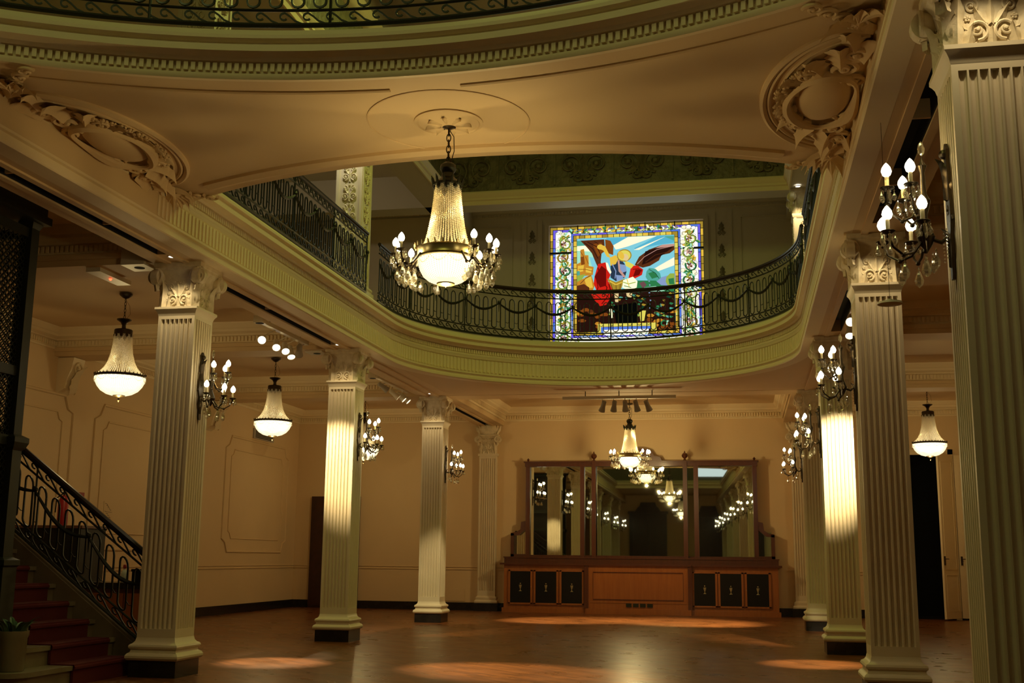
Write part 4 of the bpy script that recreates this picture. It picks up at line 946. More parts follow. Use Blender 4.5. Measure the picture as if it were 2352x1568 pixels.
# marble planter with a plant, standing on the lowest step
PZ = RISE+.003; t = thing('potted_plant', 'leafy dark plant in a cream marble tub standing on the lowest step', 'plant', (-6.83, 10.13, PZ))
b = MB(); b.lathe([(.001, 0), (.115, 0), (.12, .02), (.128, .30), (.14, .33), (.14, .37), (.12, .37), (.115, .32), (.001, .31)], 28, (-6.83, 10.13, PZ)); b.build('tub', 'marble', t)
b = MB(); b.lathe([(.001, .315), (.115, .315), (.115, .32), (.001, .325)], 20, (-6.83, 10.13, PZ)); b.build('soil', 'void', t)
b = MB()
for q in range(16):
    a = 2.4*q; r_ = .03+.004*q; l_ = MB(); leaf(l_, 0, 0, 0, .22+.03*math.sin(q*1.7), .075, .5, 1, .2); tl = .55+.1*math.sin(q)
    o = Vector((-6.83+r_*math.cos(a), 10.14+r_*math.sin(a), RISE+.32)); ou = Vector((math.cos(a)*math.cos(tl+.6), math.sin(a)*math.cos(tl+.6), math.sin(tl+.6))); sd = Vector((-math.sin(a), math.cos(a), 0))
    b.framed(l_, o, sd, ou, sd.cross(ou))
b.build('foliage', 'leaf', t)
# things standing behind the stair railing
t = thing('counter', 'orange brown wooden counter with black top seen through the stair balusters', 'counter', (-8.57, 15.0, 0))
b = MB(); b.box(-9.3, -7.85, 14.75, 15.35, 0, .82); b.build('body', 'wood2', t, smooth=False)
for x in (-9.27, -8.79, -8.31):
    b = MB(); b.box(x, x+.46, 14.735, 14.752, .08, .76); b.build('front_panel', 'wood', t, smooth=False)
b = MB(); b.box(-9.35, -7.80, 14.70, 15.4, .82, .90); b.build('countertop', 'blackm', t, smooth=False)
t = thing('cabinet', 'black tall cabinet behind the stairs, against the left wall', 'cabinet', (-10.6, 16.2, 0))
b = MB(); b.box(-11.2, -9.75, 15.9, 16.6, 0, 1.66); b.build('body', 'bpanel', t, smooth=False)
b = MB(); b.box(-11.25, -9.70, 15.85, 16.65, 1.66, 1.70); b.build('top', 'wood2', t, smooth=False)
t = thing('spray_bottle', 'pale bottle with a red cap on the counter behind the stairs', 'bottle', (-8.45, 14.95, .90))
b = MB(); b.lathe([(.001, 0), (.045, 0), (.047, .02), (.047, .12), (.03, .16), (.015, .18), (.015, .19), (.001, .19)], 14, (-8.45, 14.95, .90)); b.build('bottle_body', 'plastic', t)
b = MB(); b.lathe([(.001, .19), (.02, .19), (.024, .21), (.02, .24), (.001, .245)], 12, (-8.45, 14.95, .90)); b.build('cap', 'red', t)
t = thing('cardboard_box', 'dark low box at the right end of the counter behind the stairs', 'box', (-8.07, 15.0, .90))
b = MB(); b.box(-8.28, -7.86, 14.85, 15.2, .90, 1.08); b.box(-8.29, -7.85, 14.84, 15.21, 1.05, 1.085); b.build('carton', 'bpanel', t, smooth=False)
t = thing('fire_extinguisher', 'red fire extinguisher behind the stair railing, by the wall panel', 'fire extinguisher', (-9.35, 16.0, 1.70))
b = MB(); b.lathe([(.001, 0), (.075, 0), (.08, .02), (.08, .36), (.05, .44), (.02, .46), (.001, .46)], 16, (-10.2, 16.1, 1.70)); b.build('cylinder', 'red', t)
b = MB(); b.tube([(-10.2, 16.1, 2.15), (-10.2, 16.1, 2.22), (-10.08, 16.1, 2.25)], .015, 6); b.tube([(-10.2, 16.1, 2.2), (-10.32, 16.1, 2.12), (-10.33, 16.1, 1.9)], .010, 6); b.build('nozzle', 'void', t)
t = thing('wall_sign', 'tiny red sign on the left wall above the stair handrail', 'sign', (XWL, 18.3, 2.26))
b = MB(); b.box(XWL+.001, XWL+.02, 18.22, 18.42, 2.17, 2.33); b.build('plate', 'red', t, smooth=False)
t = thing('paper_notice', 'small paper with sketchy dark lines taped to the left wall panel', 'notice', (XWL, 19.3, 2.07))
b = MB(); b.box(XWL+.001, XWL+.006, 19.1, 19.42, 1.86, 2.22); b.build('sheet', 'wall', t, smooth=False)
b = MB()
for q in range(9): b.tube([(XWL+.008, 19.14+.05*(q % 4), 2.18-.035*q), (XWL+.008, 19.20+.05*(q % 4), 2.17-.035*q), (XWL+.008, 19.22+.04*(q % 5), 2.15-.03*q)], .004, 4)
b.build('drawing', 'ink', t)
for (y, z, lb) in ((20.75, 4.33, 'dark upright vent grille on the left wall, beside the leftmost column'), (26.0, 4.12, 'grey wall vent under the second left basket chandelier')):
    t = thing('wall_vent', lb, 'vent', (XWL, y, z)); wide = z < 4.2
    b = MB(); b.box(XWL+.001, XWL+.03, y-(.60 if wide else .10), y+(.60 if wide else .10), z-(.12 if wide else .30), z+(.12 if wide else .30)); b.build('grille_frame', 'grey' if wide else 'iron', t, smooth=False)
    b = MB()
    for q in range(6): b.box(XWL+.03, XWL+.038, y-.5 if wide else y-.07, y+.5 if wide else y+.07, z-.09+.033*q if wide else z-.25+.09*q, z-.075+.033*q if wide else z-.22+.09*q)
    b.build('louvres', 'void', t, smooth=False)
t = thing('access_hatch', 'square hatch low on the back wall beside the left pilaster', 'hatch', (-7.1, YB, .3))
b = MB(); b.box(-7.28, -6.78, YB-.015, YB-.001, .22, .52); b.build('hatch_cover', 'wall', t, smooth=False)

# ================================================================== DOORS
t = thing('door_1', 'dark red brown wooden door behind the brightly lit left column', 'door', (-10.2, YB, 0)); struct(t)
b = MB(); b.box(-10.84, -9.55, YB-.09, YB-.001, 0, 2.78); b.build('door_frame', 'dwood', t, smooth=False)
for x in (-10.74, -10.17):
    b = MB(); b.box(x, x+.52, YB-.12, YB-.09, .05, 2.68); lf = b.build('door_leaf', 'dwood', t, smooth=False)
    b = MB(); b.sph((x+(.47 if x < -10.5 else .05), YB-.15, 1.05), .03, 8, 6); b.build('knob', 'brass', lf)
t = thing('door_2', 'cream door leaves standing open at the dark doorway on the right', 'door', (DX1, YB, 0)); struct(t)
b = MB(); b.box(DX0-.11, DX0, YB-.05, YB+.25, 0, DH+.12); b.box(DX1, DX1+.11, YB-.05, YB+.25, 0, DH+.12); b.box(DX0-.11, DX1+.11, YB-.05, YB+.25, DH, DH+.12); b.build('door_frame', 'mould', t, smooth=False)
def leafdoor(p0, p1, nm):
    d = Vector((p1[0]-p0[0], p1[1]-p0[1], 0)); L = d.length; d.normalize(); n_ = Vector((d.y, -d.x, 0))
    f = MB(); f.box(0, L, .04, DH-.02, 0, .045)
    for z0, z1 in ((.20, 1.0), (1.12, DH-.2)): f.tube([(.10, z0, .047), (L-.10, z0, .047), (L-.10, z1, .047), (.10, z1, .047)], .012, 4, closed=True)
    f.box(0, L, .04, .20, .045, .052)
    b_ = MB(); b_.framed(f, (p0[0], p0[1], 0), d, (0, 0, 1), n_); o = b_.build('door_leaf', 'mould', t, smooth=False)
    h = MB(); h.box(.03, .07, 1.22, 1.42, .045, .07); h.tube([(.05, 1.36, .07), (.05, 1.36, .11), (.14, 1.36, .11)], .010, 6); b_ = MB(); b_.framed(h, (p0[0], p0[1], 0), d, (0, 0, 1), n_); b_.build('lock_plate', 'bronze', o)
leafdoor((4.36, YB-.66), (DX1+.06, YB-.03), 0); leafdoor((DX1+.12, YB-.04), (DX1+.82, YB-.04), 1)
# carved dark wardrobes doors behind the camera, seen in the mirror
for i, (x0, x1, h_, lb) in enumerate(((-5.6, -3.4, 4.05, 'dark wooden double door behind the camera, in the middle of the mirror'), (-.5, 1.5, 3.85, 'dark wooden double door behind the camera, in the right mirror'))):
    t = thing('door_%d' % (3+i), lb, 'door', (x0, YF, 0)); struct(t); xm = (x0+x1)/2
    b = MB(); b.box(x0, x1, YF+.01, YF+.16, 0, h_-.15); b.box(x0-.08, x1+.08, YF+.01, YF+.24, h_-.15, h_); b.prism([(x0+.35, 0), (x0+.5, .22), (xm-.5, .30), (xm-.42, .52), (xm+.42, .52), (xm+.5, .30), (x1-.5, .22), (x1-.35, 0)], -.08, .08)
    o8 = len(b.v)-16; b.v[o8:] = [(p[0], YF+.12+p[2], h_+p[1]) for p in b.v[o8:]]; b.build('door_frame', 'dwood', t, smooth=False)
    for xa, xb in ((x0+.1, xm-.01), (xm+.01, x1-.1)):
        b = MB(); b.box(xa, xb, YF+.16, YF+.19, .06, h_-.25); b.tube([(xa+.12, YF+.195, 1.2), (xb-.12, YF+.195, 1.2), (xb-.12, YF+.195, h_-.45), (xa+.12, YF+.195, h_-.45)], .02, 4, closed=True); b.build('door_leaf', 'dwood', t, smooth=False)
t = thing('window_2', 'bright pale upper window behind the camera, seen in the right mirror', 'window', (0.2, YF, 6.2)); struct(t)
b = MB(); b.box(-.4, 1.9, YF+.001, YF+.02, 6.1, 7.0); b.build('pane', emat('lit_window', (.75, .9, 1), .9), t, smooth=False)

# ================================================================== MIRRORED CABINET ON THE BACK WALL
YC = 27.80; t = thing('mirrored_cabinet', 'long low reddish wooden cabinet with black panels and three part mirror, on the back wall', 'cabinet', (-2.46, YC, 0))
CX0, CX1, XA, XB = -5.74, .82, -3.68, -1.24
b = MB(); b.box(CX0+.04, CX1-.04, YC+.02, YB-.001, .10, 1.12); b.box(CX0, CX1, YC-.01, YB-.001, 0, .11); b.box(XA, XB, YC-.06, YC+.05, .0, 1.12); b.box(XA-.02, XB+.02, YC-.08, YC+.02, 0, .13); b.build('carcass', 'wood', t, smooth=False)
b = MB(); b.box(CX0-.05, CX1+.05, YC-.06, YB-.001, 1.12, 1.165); b.box(XA-.04, XB+.04, YC-.11, YC, 1.12, 1.165); b.build('countertop', 'wood2', t, smooth=False)
b = MB(); b.box(CX0+.02, CX1-.02, YC+.14, YB-.001, 1.165, 1.29); b.box(CX0, CX1, YC+.12, YB-.001, 1.285, 1.315); b.build('splash_rail', 'wood2', t, smooth=False)
for x in (XA, XB): b = MB(); b.box(x-.05, x+.05, YC-.085, YC-.055, .13, 1.12); b.build('fluted_stile', 'wood2', t, smooth=False)
b = MB(); b.box(XA+.08, XB-.08, YC-.07, YC-.058, .26, 1.02); b.build('centre_panel', 'wood', t, smooth=False); b = MB(); b.tube([(XA+.16, YC-.075, .34), (XB-.16, YC-.075, .34), (XB-.16, YC-.075, .97), (XA+.16, YC-.075, .97)], .014, 4, closed=True); b.build('panel_moulding', 'wood2', t, smooth=False)
b = MB()
for q in range(4): b.box(-2.74+.165*q, -2.61+.165*q, YC-.085, YC-.07, .175, .255)
b.build('vent_grille', 'iron', t, smooth=False)
for x0, x1 in ((-5.55, -5.03), (-4.93, -4.40), (-4.30, -3.78), (-1.16, -.65), (-.56, -.05), (.05, .57)):
    b = MB(); 
    for bx in ((x0-.035, x1+.035, .97, 1.00), (x0-.035, x1+.035, .19, .23), (x0-.035, x0+.012, .2, 1.0), (x1-.012, x1+.035, .2, 1.0)): b.box(bx[0], bx[1], YC-.012, YC+.022, bx[2], bx[3])
    d = b.build('cabinet_door', 'wood', t, smooth=False); b = MB(); b.box(x0+.01, x1-.01, YC-.002, YC+.02, .225, .975); b.build('black_panel', 'bpanel', d, smooth=False)
    xm = (x0+x1)/2; b = MB(); b.lathe([(.001, 0), (.035, 0), (.03, .012), (.010, .02), (.008, .06), (.018, .08), (.03, .12), (.032, .15), (.001, .15)], 10, (xm, YC-.003, .50)); b.v = [(p[0], YC-.003+(p[1]-YC+.003)*.12-.002, p[2]) for p in b.v]
    b.sph((xm, YC-.006, .68), .016, 8, 5, (1, .3, 1)); b.build('emblem', 'emblem', d)
    b = MB(); b.sph((x1+.005 if x0 < -3 else x0-.005, YC-.02, .6), .010, 8, 6); b.build('knob', 'brass', d)
# mirror superstructure
YM = YB-.16; z0, z1 = 1.315, 3.50
b = MB()
for x0, x1 in ((-5.22, -5.12), (-3.87, -3.77), (-3.58, -3.48), (-1.38, -1.28), (-1.13, -1.02), (.26, .36)): b.box(x0, x1, YM-.10, YB-.001, z0, z1+.02)
b.box(-5.24, .38, YM-.12, YB-.001, z1, z1+.10); b.box(-5.27, .41, YM-.15, YB-.001, z1+.10, z1+.125); b.box(-5.24, .38, YM-.06, YB-.001, z0, z0+.045)
b.build('mirror_frame', 'wood2', t, smooth=False)
for x in (-3.53, -1.33):
    b = MB(); b.box(x-.05, x+.05, YM-.16, YM-.02, z0, z1+.13); b.build('frame_post', 'wood2', t, smooth=False)
    b = MB(); b.lathe([(.05, 0), (.03, .02), (.025, .05), (.06, .08), (.075, .12), (.06, .16), (.02, .19), (.012, .22), (.001, .24)], 14, (x, YM-.09, z1+.13)); b.build('finial', 'wood2', t)
for x in (-5.17, .31): b = MB(); b.lathe([(.04, 0), (.02, .02), (.035, .05), (.001, .09)], 10, (x, YM-.05, z1+.125)); b.build('finial', 'wood2', t)
b = MB(); f = MB(); f.prism([(-.55, 0), (-.50, .10), (-.36, .13), (-.30, .24), (-.12, .30), (.12, .30), (.30, .24), (.36, .13), (.50, .10), (.55, 0)], 0, .08); scroll(f, .2, .14, .08, 1, 0, 1.3, .02); scroll(f, -.2, .14, .08, -1, PI, 1.3, .02); leaf(f, 0, .04, 0, .22, .14)
f.v = [(x, y, z if z < .2 else z) for x, y, z in f.v]; b.framed(f, (-2.42, YM-.04, z1+.12), (1, 0, 0), (0, 0, 1), (0, -1, 0)); b.build('crest', 'wood2', t)
for s_, xw in ((-1, -5.22), (1, .36)):
    f = MB()
    o_ = [(0, 0), (.36, 0), (.36, .56), (.28, .58), (.16, .62), (.12, .80), (0, .82)]
    X_ = lambda q: xw+s_*q
    i_ = [(.05, .06), (.29, .06), (.29, .46), (.20, .50), (.10, .56), (.05, .60)]
    for a, c in zip(o_[:7], o_[1:]): pass
    f.box(*sorted((X_(.29), X_(.37))), YM-.08, YB-.001, z0, z0+.56); f.box(*sorted((X_(0), X_(.37))), YM-.08, YB-.001, z0, z0+.06)
    f.prism([(X_(.37), .50), (X_(.37), .57), (X_(.22), .60), (X_(.13), .66), (X_(.11), .84), (X_(0), .86), (X_(0), .66), (X_(.08), .60), (X_(.18), .52)], 0, 1); n0 = 18
    f.v[-n0:] = [(p[0], YM-.08 if p[2] == 0 else YB-.001, z0+p[1]) for p in f.v[-n0:]]
    f.build('side_wing', 'wood2', t, smooth=False)
    g = MB(); g.box(*sorted((X_(0), X_(.30))), YB-.06, YB-.05, z0+.05, z0+.62); g.build('wing_mirror', 'mirror', t, smooth=False)
def glass(x0, x1, th):
    xm = (x0+x1)/2; c, s_ = math.cos(th), math.sin(th); hw = (x1-x0)/2+.01
    b_ = MB(); p = [(xm-hw*c, YM-hw*s_), (xm+hw*c, YM+hw*s_), (xm+hw*c-.02*s_, YM+hw*s_+.02), (xm-hw*c-.02*s_, YM-hw*s_+.02)]; b_.prism(p, z0+.03, z1+.01); b_.build('mirror_glass', 'mirror', t, smooth=False)
glass(-5.12, -3.87, 0); glass(-3.77, -3.58, 0); glass(-3.48, -1.38, .012); glass(-1.28, -1.13, .02); glass(-1.02, .26, .030)

# ================================================================== STAINED GLASS
PAL = dict(white=(1, 1, .86, 1.15), cream=(1, .93, .66, 1.05), pale=(.95, .90, .55, 1.3), violet=(.18, .13, .85, .9), blue=(.10, .22, .80, .9), sky=(.10, .48, .66, .95), lsky=(.22, .62, .72, 1.0), teal=(.12, .55, .42, .7), mint=(.38, .78, .55, 1.0),
           green=(.05, .36, .12, .55), dgreen=(.02, .13, .06, .4), lime=(.38, .55, .08, .8), amber=(.85, .55, .06, .95), gold=(.70, .46, .05, .55), orange=(.75, .32, .03, .75), dorange=(.5, .13, .015, .45), brown=(.26, .07, .02, .4), dbrown=(.07, .02, .012, .3),
           red=(.85, .02, .01, .75), dred=(.35, .008, .006, .45), slate=(.05, .09, .16, .45), steel=(.30, .42, .70, .8), yellow=(.85, .75, .12, .9), skin=(.88, .66, .30, .9), dark=(.01, .012, .008, .2), pink=(.72, .38, .30, .8), mauve=(.32, .14, .15, .5))
PK = list(PAL); GM = [emat('glass_'+k, PAL[k][:3], PAL[k][3]) for k in PK]
WN = thing('window_1', 'large backlit stained glass window with floral border, on the upper back wall', 'window', (WX0, YU, WZ0)); struct(WN)
G = MB(); lay = [0]
def wp(px, py):
    yt = 205-.043*(px-195); yb = 1480-.034*(px-195); return (WX0+(px-195)/1740*(WX1-WX0), WZ1-(py-yt)/(yb-yt)*2.65)
def poly(colr, pts, raw=False):
    lay[0] += 1; y = YU+.10-lay[0]*.00012; q = pts if raw else [wp(*p) for p in pts]
    G.cur = PK.index(colr); tr = tessellate_polygon([[Vector((a, c, 0)) for a, c in q]]); G.add([(a, y, c) for a, c in q], [tuple(i) for i in tr])
def rect(colr, x0, x1, z0_, z1_): poly(colr, [(x0, z0_), (x1, z0_), (x1, z1_), (x0, z1_)], True)
def disc(colr, x, z, r_, rz=None, n=12, a=0): poly(colr, [(x+r_*math.cos(2*PI*i/n)*math.cos(a)-(rz or r_)*math.sin(2*PI*i/n)*math.sin(a), z+r_*math.cos(2*PI*i/n)*math.sin(a)+(rz or r_)*math.sin(2*PI*i/n)*math.cos(a)) for i in range(n)], True)
def band(colr, pts, w_):
    nr = normals(pts); poly(colr, [(p[0]+n_[0]*w_, p[1]+n_[1]*w_) for p, n_ in zip(pts, nr)]+[(p[0]-n_[0]*w_, p[1]-n_[1]*w_) for p, n_ in reversed(list(zip(pts, nr)))], True)
rect('dark', WX0, WX1, WZ0, WZ1)
def ring(colr, a, c, x0, x1, z0_, z1_, step):        # segmented border line
    nx = round((x1-x0)/step); nz = round((z1_-z0_)/step); g = .006
    for i in range(nx):
        u0, u1 = x0+(x1-x0)*i/nx+g, x0+(x1-x0)*(i+1)/nx-g
        for zz in (z0_, z1_-c): rect(colr[(i) % len(colr)], u0, u1, zz+.004, zz+c-.004)
    for i in range(nz):
        u0, u1 = z0_+(z1_-z0_)*i/nz+g, z0_+(z1_-z0_)*(i+1)/nz-g
        for xx in (x0, x1-a): rect(colr[i % len(colr)], xx+.004, xx+a-.004, u0, u1)
ring(('gold', 'amber', 'gold'), .06, .06, WX0+.01, WX1-.01, WZ0+.01, WZ1-.01, .16)
ring(('violet', 'violet', 'blue', 'violet'), .055, .055, WX0+.075, WX1-.075, WZ0+.075, WZ1-.075, .22)
ix0, ix1, iz1 = WX0+.646, WX1-.642, WZ1-.30; iz0 = 6.22
rect('white', WX0+.135, WX1-.135, WZ0+.135, WZ1-.135)
rnd = random.Random(5)
def blossom(x, z, r_):
    for k in range(6): a = k*1.05+rnd.random(); disc(rnd.choice(('brown', 'mauve', 'pink', 'gold', 'pink')), x+r_*.5*math.cos(a), z+r_*.5*math.sin(a), r_*.38, r_*.24, 9, a)
    disc('dgreen', x, z, r_*.22); disc('pink', x+r_*.1, z-r_*.15, r_*.2)
def vine(x, z, r_, sg):
    sp = spiral(x, z, r_, 1.25, PI/2, sg, 22, .25); band(rnd.choice(('lime', 'gold', 'green')), sp, .017); band('dbrown', [(p[0]+.02, p[1]) for p in sp], .006)
    for k in range(5): a = rnd.random()*6.3; disc(rnd.choice(('lime', 'green', 'pale', 'amber', 'mint')), x+r_*1.05*math.cos(a), z+r_*1.05*math.sin(a), .055, .022, 8, a)
def bubbles(x0, x1, z0_, z1_, n):
    for i in range(n):
        x, z = rnd.uniform(x0, x1), rnd.uniform(z0_, z1_); r_ = rnd.uniform(.03, .065); disc('dbrown', x, z, r_+.007, r_*.7+.007, 11); disc(rnd.choice(('white', 'cream', 'white', 'pale')), x, z, r_, r_*.7, 11)
for xs_ in ((WX0+.14, ix0-.13), (ix1+.13, WX1-.14)):
    bubbles(xs_[0]+.04, xs_[1]-.04, WZ0+.2, WZ1-.2, 120)
    z = WZ0+.35; q = 0
    while z < WZ1-.2:
        xm = (xs_[0]+xs_[1])/2; vine(xm+(.05 if q % 2 else -.05), z, .16, 1 if q % 2 else -1); vine(xm, z+.15, .09, -1 if q % 2 else 1); blossom(xm, z, .085)
        for k in range(3): disc(rnd.choice(('green', 'lime', 'gold')), xm+rnd.uniform(-.1, .1), z+.16+rnd.uniform(-.03, .03), .05, .02, 8, rnd.random()*3)
        z += .31; q += 1
bubbles(WX0+.2, WX1-.2, WZ1-.19, WZ1-.15, 26)
x = ix0-.1
while x < ix1+.1:
    vine(x, iz1+.135, .055, 1); disc('brown', x, iz1+.135, .022); disc('lime', x+.12, iz1+.115, .05, .013, 8, .4); disc('gold', x+.12, iz1+.16, .04, .012, 8, -.4); x += .245
bubbles(ix0-.1, ix1+.1, WZ0+.18, iz0-.14, 110)
for k in range(14): disc(rnd.choice(('green', 'lime', 'gold', 'orange')), rnd.uniform(ix0, ix1), rnd.uniform(WZ0+.2, iz0-.16), .07, .02, 8, rnd.random()*3)
rect('dark', ix0-.135, ix1+.135, iz0-.135, iz1+.085)
rect('white', -3.42, -1.60, WZ0+.2, iz0-.14)
ring(('violet', 'steel', 'blue'), .045, .045, ix0-.13, ix1+.13, iz0-.13, iz1+.08, .2)
ring(('amber', 'gold', 'amber', 'yellow'), .075, .075, ix0-.078, ix1+.078, iz0-.078, iz1+.032, .13)
rect('lsky', ix0, ix1, iz0, iz1-.045)
# sky stripes
for pts, c in (([(520, 380), (590, 375), (610, 430), (520, 470)], 'teal'), ([(850, 350), (1100, 340), (960, 420), (900, 440)], 'sky'), ([(1100, 335), (1420, 325), (1100, 440), (960, 480), (930, 430)], 'cream'), ([(1420, 325), (1610, 320), (1610, 400), (1400, 430), (1180, 480), (1150, 470), (1290, 400)], 'sky'),
               ([(940, 480), (1150, 440), (1180, 480), (1000, 530), (930, 520)], 'lsky'), ([(1160, 480), (1470, 350), (1520, 330), (1220, 480)], 'cream'), ([(1130, 500), (1280, 480), (1240, 560), (1130, 620)], 'lsky'), ([(1500, 330), (1610, 325), (1610, 380)], 'teal'),
               ([(1380, 690), (1610, 560), (1610, 650), (1420, 720)], 'cream'), ([(1430, 640), (1610, 500), (1610, 555), (1400, 680)], 'lsky'), ([(1420, 730), (1610, 660), (1610, 740), (1450, 790)], 'lsky'), ([(1400, 800), (1620, 740), (1620, 880), (1400, 880)], 'steel'),
               ([(520, 440), (650, 430), (700, 500), (520, 490)], 'pale'), ([(520, 490), (700, 500), (780, 600), (690, 720), (520, 640)], 'mint'), ([(660, 560), (760, 570), (790, 640), (700, 700)], 'lsky')): poly(c, pts)
# ruined orange town and slopes on the left
for pts, c in (([(520, 640), (560, 620), (560, 480), (600, 470), (610, 540), (650, 540), (655, 660), (710, 670), (700, 760), (520, 780)], 'orange'), ([(560, 560), (600, 555), (610, 640), (570, 650)], 'dorange'), ([(620, 680), (690, 690), (680, 740), (620, 730)], 'amber'), ([(530, 660), (600, 650), (590, 720), (530, 730)], 'amber'),
               ([(520, 770), (620, 750), (560, 830), (520, 840)], 'lime'), ([(520, 840), (680, 750), (720, 880), (700, 930), (520, 930)], 'orange'), ([(600, 800), (680, 770), (700, 900), (640, 910)], 'amber'), ([(520, 720), (550, 715), (555, 760), (520, 770)], 'teal'),
               ([(520, 880), (600, 860), (660, 900), (660, 930), (520, 940)], 'brown')): poly(c, pts)
# trees and hills on the right
for pts, c in (([(1300, 720), (1330, 680), (1400, 690), (1450, 740), (1460, 790), (1410, 830), (1320, 830), (1290, 780)], 'teal'), ([(1320, 740), (1380, 720), (1430, 780), (1360, 800)], 'green'), ([(1520, 780), (1560, 740), (1610, 740), (1615, 870), (1530, 870), (1510, 830)], 'lime'), ([(1540, 800), (1600, 790), (1605, 860), (1550, 860)], 'green'),
               ([(1180, 820), (1400, 820), (1460, 870), (1610, 880), (1610, 960), (1100, 960)], 'green'), ([(1250, 900), (1400, 880), (1500, 930), (1350, 960)], 'mint'), ([(1400, 960), (1600, 950), (1610, 1040), (1480, 1060)], 'steel'), ([(1380, 1000), (1610, 1000), (1610, 1150), (1420, 1140)], 'dgreen')): poly(c, pts)
# dark lower ground: red brown rocks, water
poly('dbrown', [(520, 940), (1610, 940), (1612, 1360), (520, 1395)])
for k in range(60):
    x, y = rnd.uniform(545, 1590), rnd.uniform(1130, 1340)
    if 850 < x < 1300 and y < 1290: continue
    s_ = rnd.uniform(26, 48); poly('dorange' if k % 3 else 'orange' if k % 2 else 'brown', [(x-s_, y+4), (x-s_*.6, y-16), (x+s_*.3, y-20), (x+s_, y-2), (x+s_*.6, y+16), (x-s_*.5, y+18)])
for k in range(60):
    x, y = rnd.uniform(860, 1590), rnd.uniform(945, 1220); s_ = rnd.uniform(14, 34); poly(rnd.choice(('dgreen', 'green', 'lime', 'gold', 'dgreen', 'teal')), [(x-s_, y), (x-s_*.3, y-14), (x+s_, y-4), (x+s_*.2, y+14)])
for k in range(8): x = 1330+6*(k % 3); y = 820+42*k; poly('steel', [(x-8, y), (x+8, y+4), (x+6, y+16), (x-9, y+14)])
# a winged figure in red and blue, plainly drawn
for pts, c in (([(560, 380), (830, 365), (840, 500), (800, 520), (790, 620), (830, 700), (800, 760), (740, 640), (690, 520), (630, 450)], 'brown'), ([(840, 365), (900, 380), (935, 440), (930, 540), (870, 520), (845, 470)], 'dorange'), ([(700, 420), (800, 400), (830, 500), (760, 560)], 'dorange'),
               ([(1610, 415), (1480, 425), (1330, 480), (1220, 560), (1170, 650), (1260, 680), (1340, 660), (1440, 600), (1470, 540), (1560, 520), (1612, 480)], 'brown'), ([(1290, 500), (1420, 460), (1600, 450), (1480, 540), (1330, 620), (1250, 650)], 'dbrown'), ([(1480, 425), (1610, 415), (1610, 440), (1400, 465)], 'pink'),
               ([(760, 640), (850, 620), (860, 700), (900, 760), (870, 830), (930, 900), (920, 980), (850, 1090), (780, 1105), (720, 1040), (680, 970), (740, 930), (710, 860), (720, 780)], 'red'), ([(720, 780), (800, 660), (850, 700), (850, 880), (780, 900)], 'dred'), ([(760, 960), (830, 940), (840, 1060), (790, 1080)], 'red'),
               ([(1130, 660), (1200, 655), (1265, 700), (1250, 760), (1170, 800), (1100, 800)], 'red'), ([(1180, 700), (1250, 700), (1220, 760), (1150, 780)], 'dred'),
               ([(900, 620), (1010, 580), (1060, 640), (1080, 720), (1060, 790), (960, 830), (900, 790)], 'slate'), ([(1000, 640), (1070, 650), (1080, 720), (1020, 740)], 'steel'), ([(960, 760), (1050, 770), (1030, 810), (970, 830)], 'steel'),
               ([(860, 800), (960, 840), (1060, 800), (1030, 880), (1000, 960), (940, 960), (900, 880)], 'gold'), ([(890, 570), (960, 540), (990, 580), (960, 640), (900, 660)], 'amber'), ([(845, 620), (870, 630), (910, 730), (900, 750), (860, 700)], 'cream'),
               ([(1060, 600), (1110, 620), (1165, 650), (1130, 690), (1070, 660)], 'yellow'), ([(840, 440), (800, 430), (760, 430), (770, 470), (820, 490), (860, 560), (900, 570), (880, 520)], 'amber'),
               ([(1040, 820), (1150, 780), (1200, 830), (1190, 900), (1100, 930), (1030, 900)], 'pale'), ([(980, 600), (1000, 590), (1010, 700), (1070, 780), (1050, 790), (990, 720)], 'pink'),
               ([(940, 960), (990, 950), (985, 1060), (950, 1060)], 'skin'), ([(1070, 940), (1150, 930), (1130, 1010), (1080, 1000)], 'skin'), ([(880, 1130), (910, 1130), (930, 1230), (905, 1235)], 'pale'), ([(990, 1180), (1040, 1180), (1040, 1280), (1000, 1290)], 'pale'), ([(1210, 1150), (1290, 1150), (1270, 1260), (1230, 1270)], 'yellow'),
               ([(1220, 850), (1270, 830), (1300, 870), (1260, 910)], 'mauve'), ([(930, 1100), (1200, 1060), (1190, 1290), (960, 1290)], 'dark')): poly(c, pts)
for pts, c, wd in ((((760, 680), (790, 800), (860, 900), (830, 1000)), 'dred', .012), (((880, 860), (900, 940), (850, 1020), (800, 1080)), 'dred', .012), (((740, 800), (760, 900), (720, 980)), 'dred', .010), (((1150, 700), (1210, 690), (1250, 720)), 'dred', .008), (((920, 640), (960, 720), (950, 800)), 'steel', .010), (((890, 830), (960, 870), (1030, 840)), 'amber', .012), (((900, 850), (930, 940)), 'brown', .006), (((960, 870), (965, 950)), 'brown', .006), (((1010, 860), (1000, 950)), 'brown', .006),
               (((600, 400), (700, 470), (760, 580)), 'dbrown', .008), (((640, 395), (750, 450), (790, 540)), 'dbrown', .008), (((720, 390), (800, 440)), 'dbrown', .006), (((1590, 440), (1420, 480), (1280, 560), (1200, 640)), 'pink', .006), (((1560, 500), (1400, 540), (1290, 620)), 'brown', .006), (((1040, 840), (1100, 860), (1180, 840)), 'lime', .010), (((1080, 800), (1110, 900)), 'amber', .008), (((1050, 880), (1130, 900)), 'green', .008),
               (((560, 500), (600, 560), (570, 640)), 'dorange', .006), (((620, 560), (650, 640)), 'dorange', .006), (((540, 700), (620, 700), (700, 720)), 'dorange', .006), (((560, 860), (620, 800), (680, 770)), 'brown', .007), (((1330, 700), (1400, 740), (1440, 800)), 'dgreen', .006)):
    band(c, [wp(*q) for q in pts], wd)
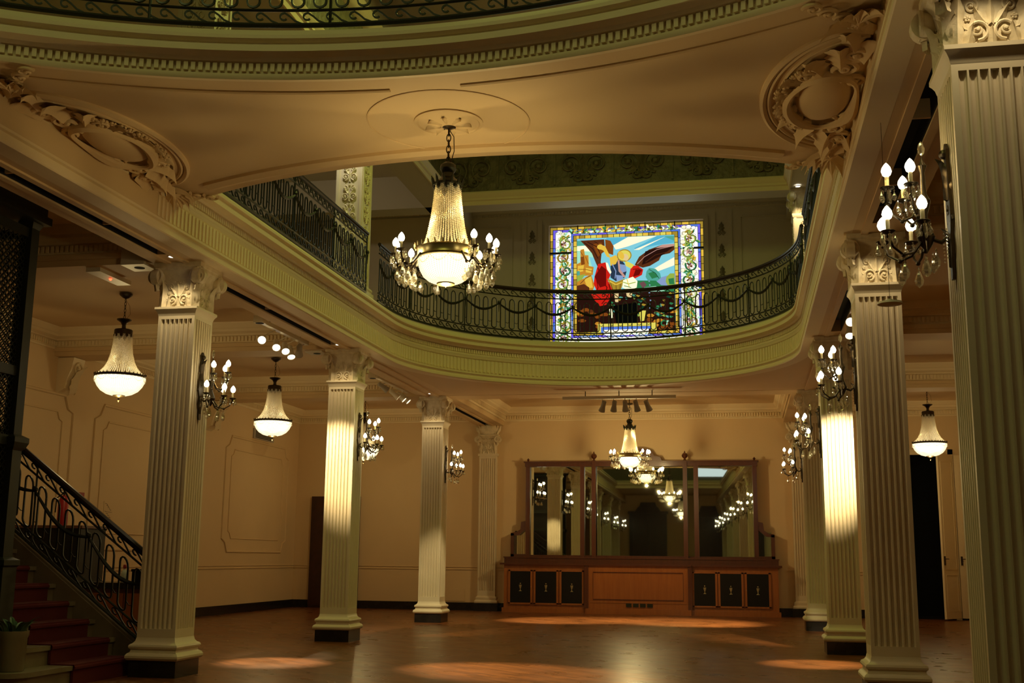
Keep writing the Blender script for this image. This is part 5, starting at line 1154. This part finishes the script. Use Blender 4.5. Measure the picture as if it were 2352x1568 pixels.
cxz = wp(1055, 545); disc('gold', cxz[0], cxz[1], .165, .145, 18); disc('yellow', cxz[0], cxz[1], .14, .12, 18); disc('skin', cxz[0]+.03, cxz[1]-.045, .065, .085, 14, .4); disc('amber', cxz[0]-.07, cxz[1]+.01, .06, .10, 12, .5)
cxz = wp(785, 450); disc('amber', cxz[0], cxz[1], .07, .06, 12)
c2 = wp(1500, 1290); band('green', spiral(c2[0]-.03, c2[1], .08, .8, 0, 1, 16, .5), .014); band('mint', [(c2[0]+.03, c2[1]-.03), (c2[0]+.05, c2[1]+.06), (c2[0]+.1, c2[1]+.05)], .012)
# stepped sill of the picture
for pts, c in (([(755, 1300), (1405, 1280), (1405, 1370), (1345, 1372), (1340, 1315), (815, 1330), (810, 1400), (755, 1402)], 'yellow'), ([(790, 1335), (1345, 1318), (1342, 1345), (820, 1362), (820, 1400), (792, 1402)], 'blue'), ([(820, 1364), (1318, 1348), (1318, 1410), (820, 1425)], 'white')): poly(c, pts)
for k in range(9): q = wp(850+52*k, 1388); disc('pale', q[0], q[1], .045, .03, 9); disc('green', q[0]+.05, q[1]-.02, .03, .012, 7, .6)
G.build('glass', GM, WN, smooth=False)
# lead lines over the big shapes, iron bars
LB = MB(); yl = YU+.075
for pts in (((560, 380), (630, 450), (690, 520), (740, 640), (800, 760)), ((1610, 415), (1480, 425), (1330, 480), (1220, 560), (1170, 650)), ((1100, 335), (960, 420)), ((1420, 325), (1290, 400), (1150, 470)), ((1610, 560), (1380, 690)), ((720, 780), (740, 930), (680, 970), (720, 1040), (850, 1090)), ((1290, 780), (1300, 720), (1400, 690), (1460, 790)), ((900, 620), (900, 790), (960, 830), (1060, 790), (1080, 720)), ((520, 640), (560, 620), (560, 480), (610, 540), (655, 660), (710, 670))):
    LB.tube([(wp(*p)[0], yl, wp(*p)[1]) for p in pts], .006, 4)
LB.build('lead_lines', 'glassf', WN)
for x in (520, 835, 1285, 1615):
    b = MB(); xx = wp(x, 800)[0]; b.box(xx-.012, xx+.012, YU+.04, YU+.06, WZ0, WZ1); b.build('glazing_bar', 'glassf', WN, smooth=False)
for py in (510, 925):
    b = MB(); zz = wp(1000, py-35 if py < 600 else py-30)[1]; b.box(WX0, WX1, YU+.03, YU+.06, zz-.022, zz+.022); b.build('glazing_bar', 'glassf', WN, smooth=False)
lamp('AREA', 'window_light', ((WX0+WX1)/2, YU-.05, 7.4), 22, (.8, .9, .7), 3.2, aim=((WX0+WX1)/2, 10, 6.0), sy=2.4)
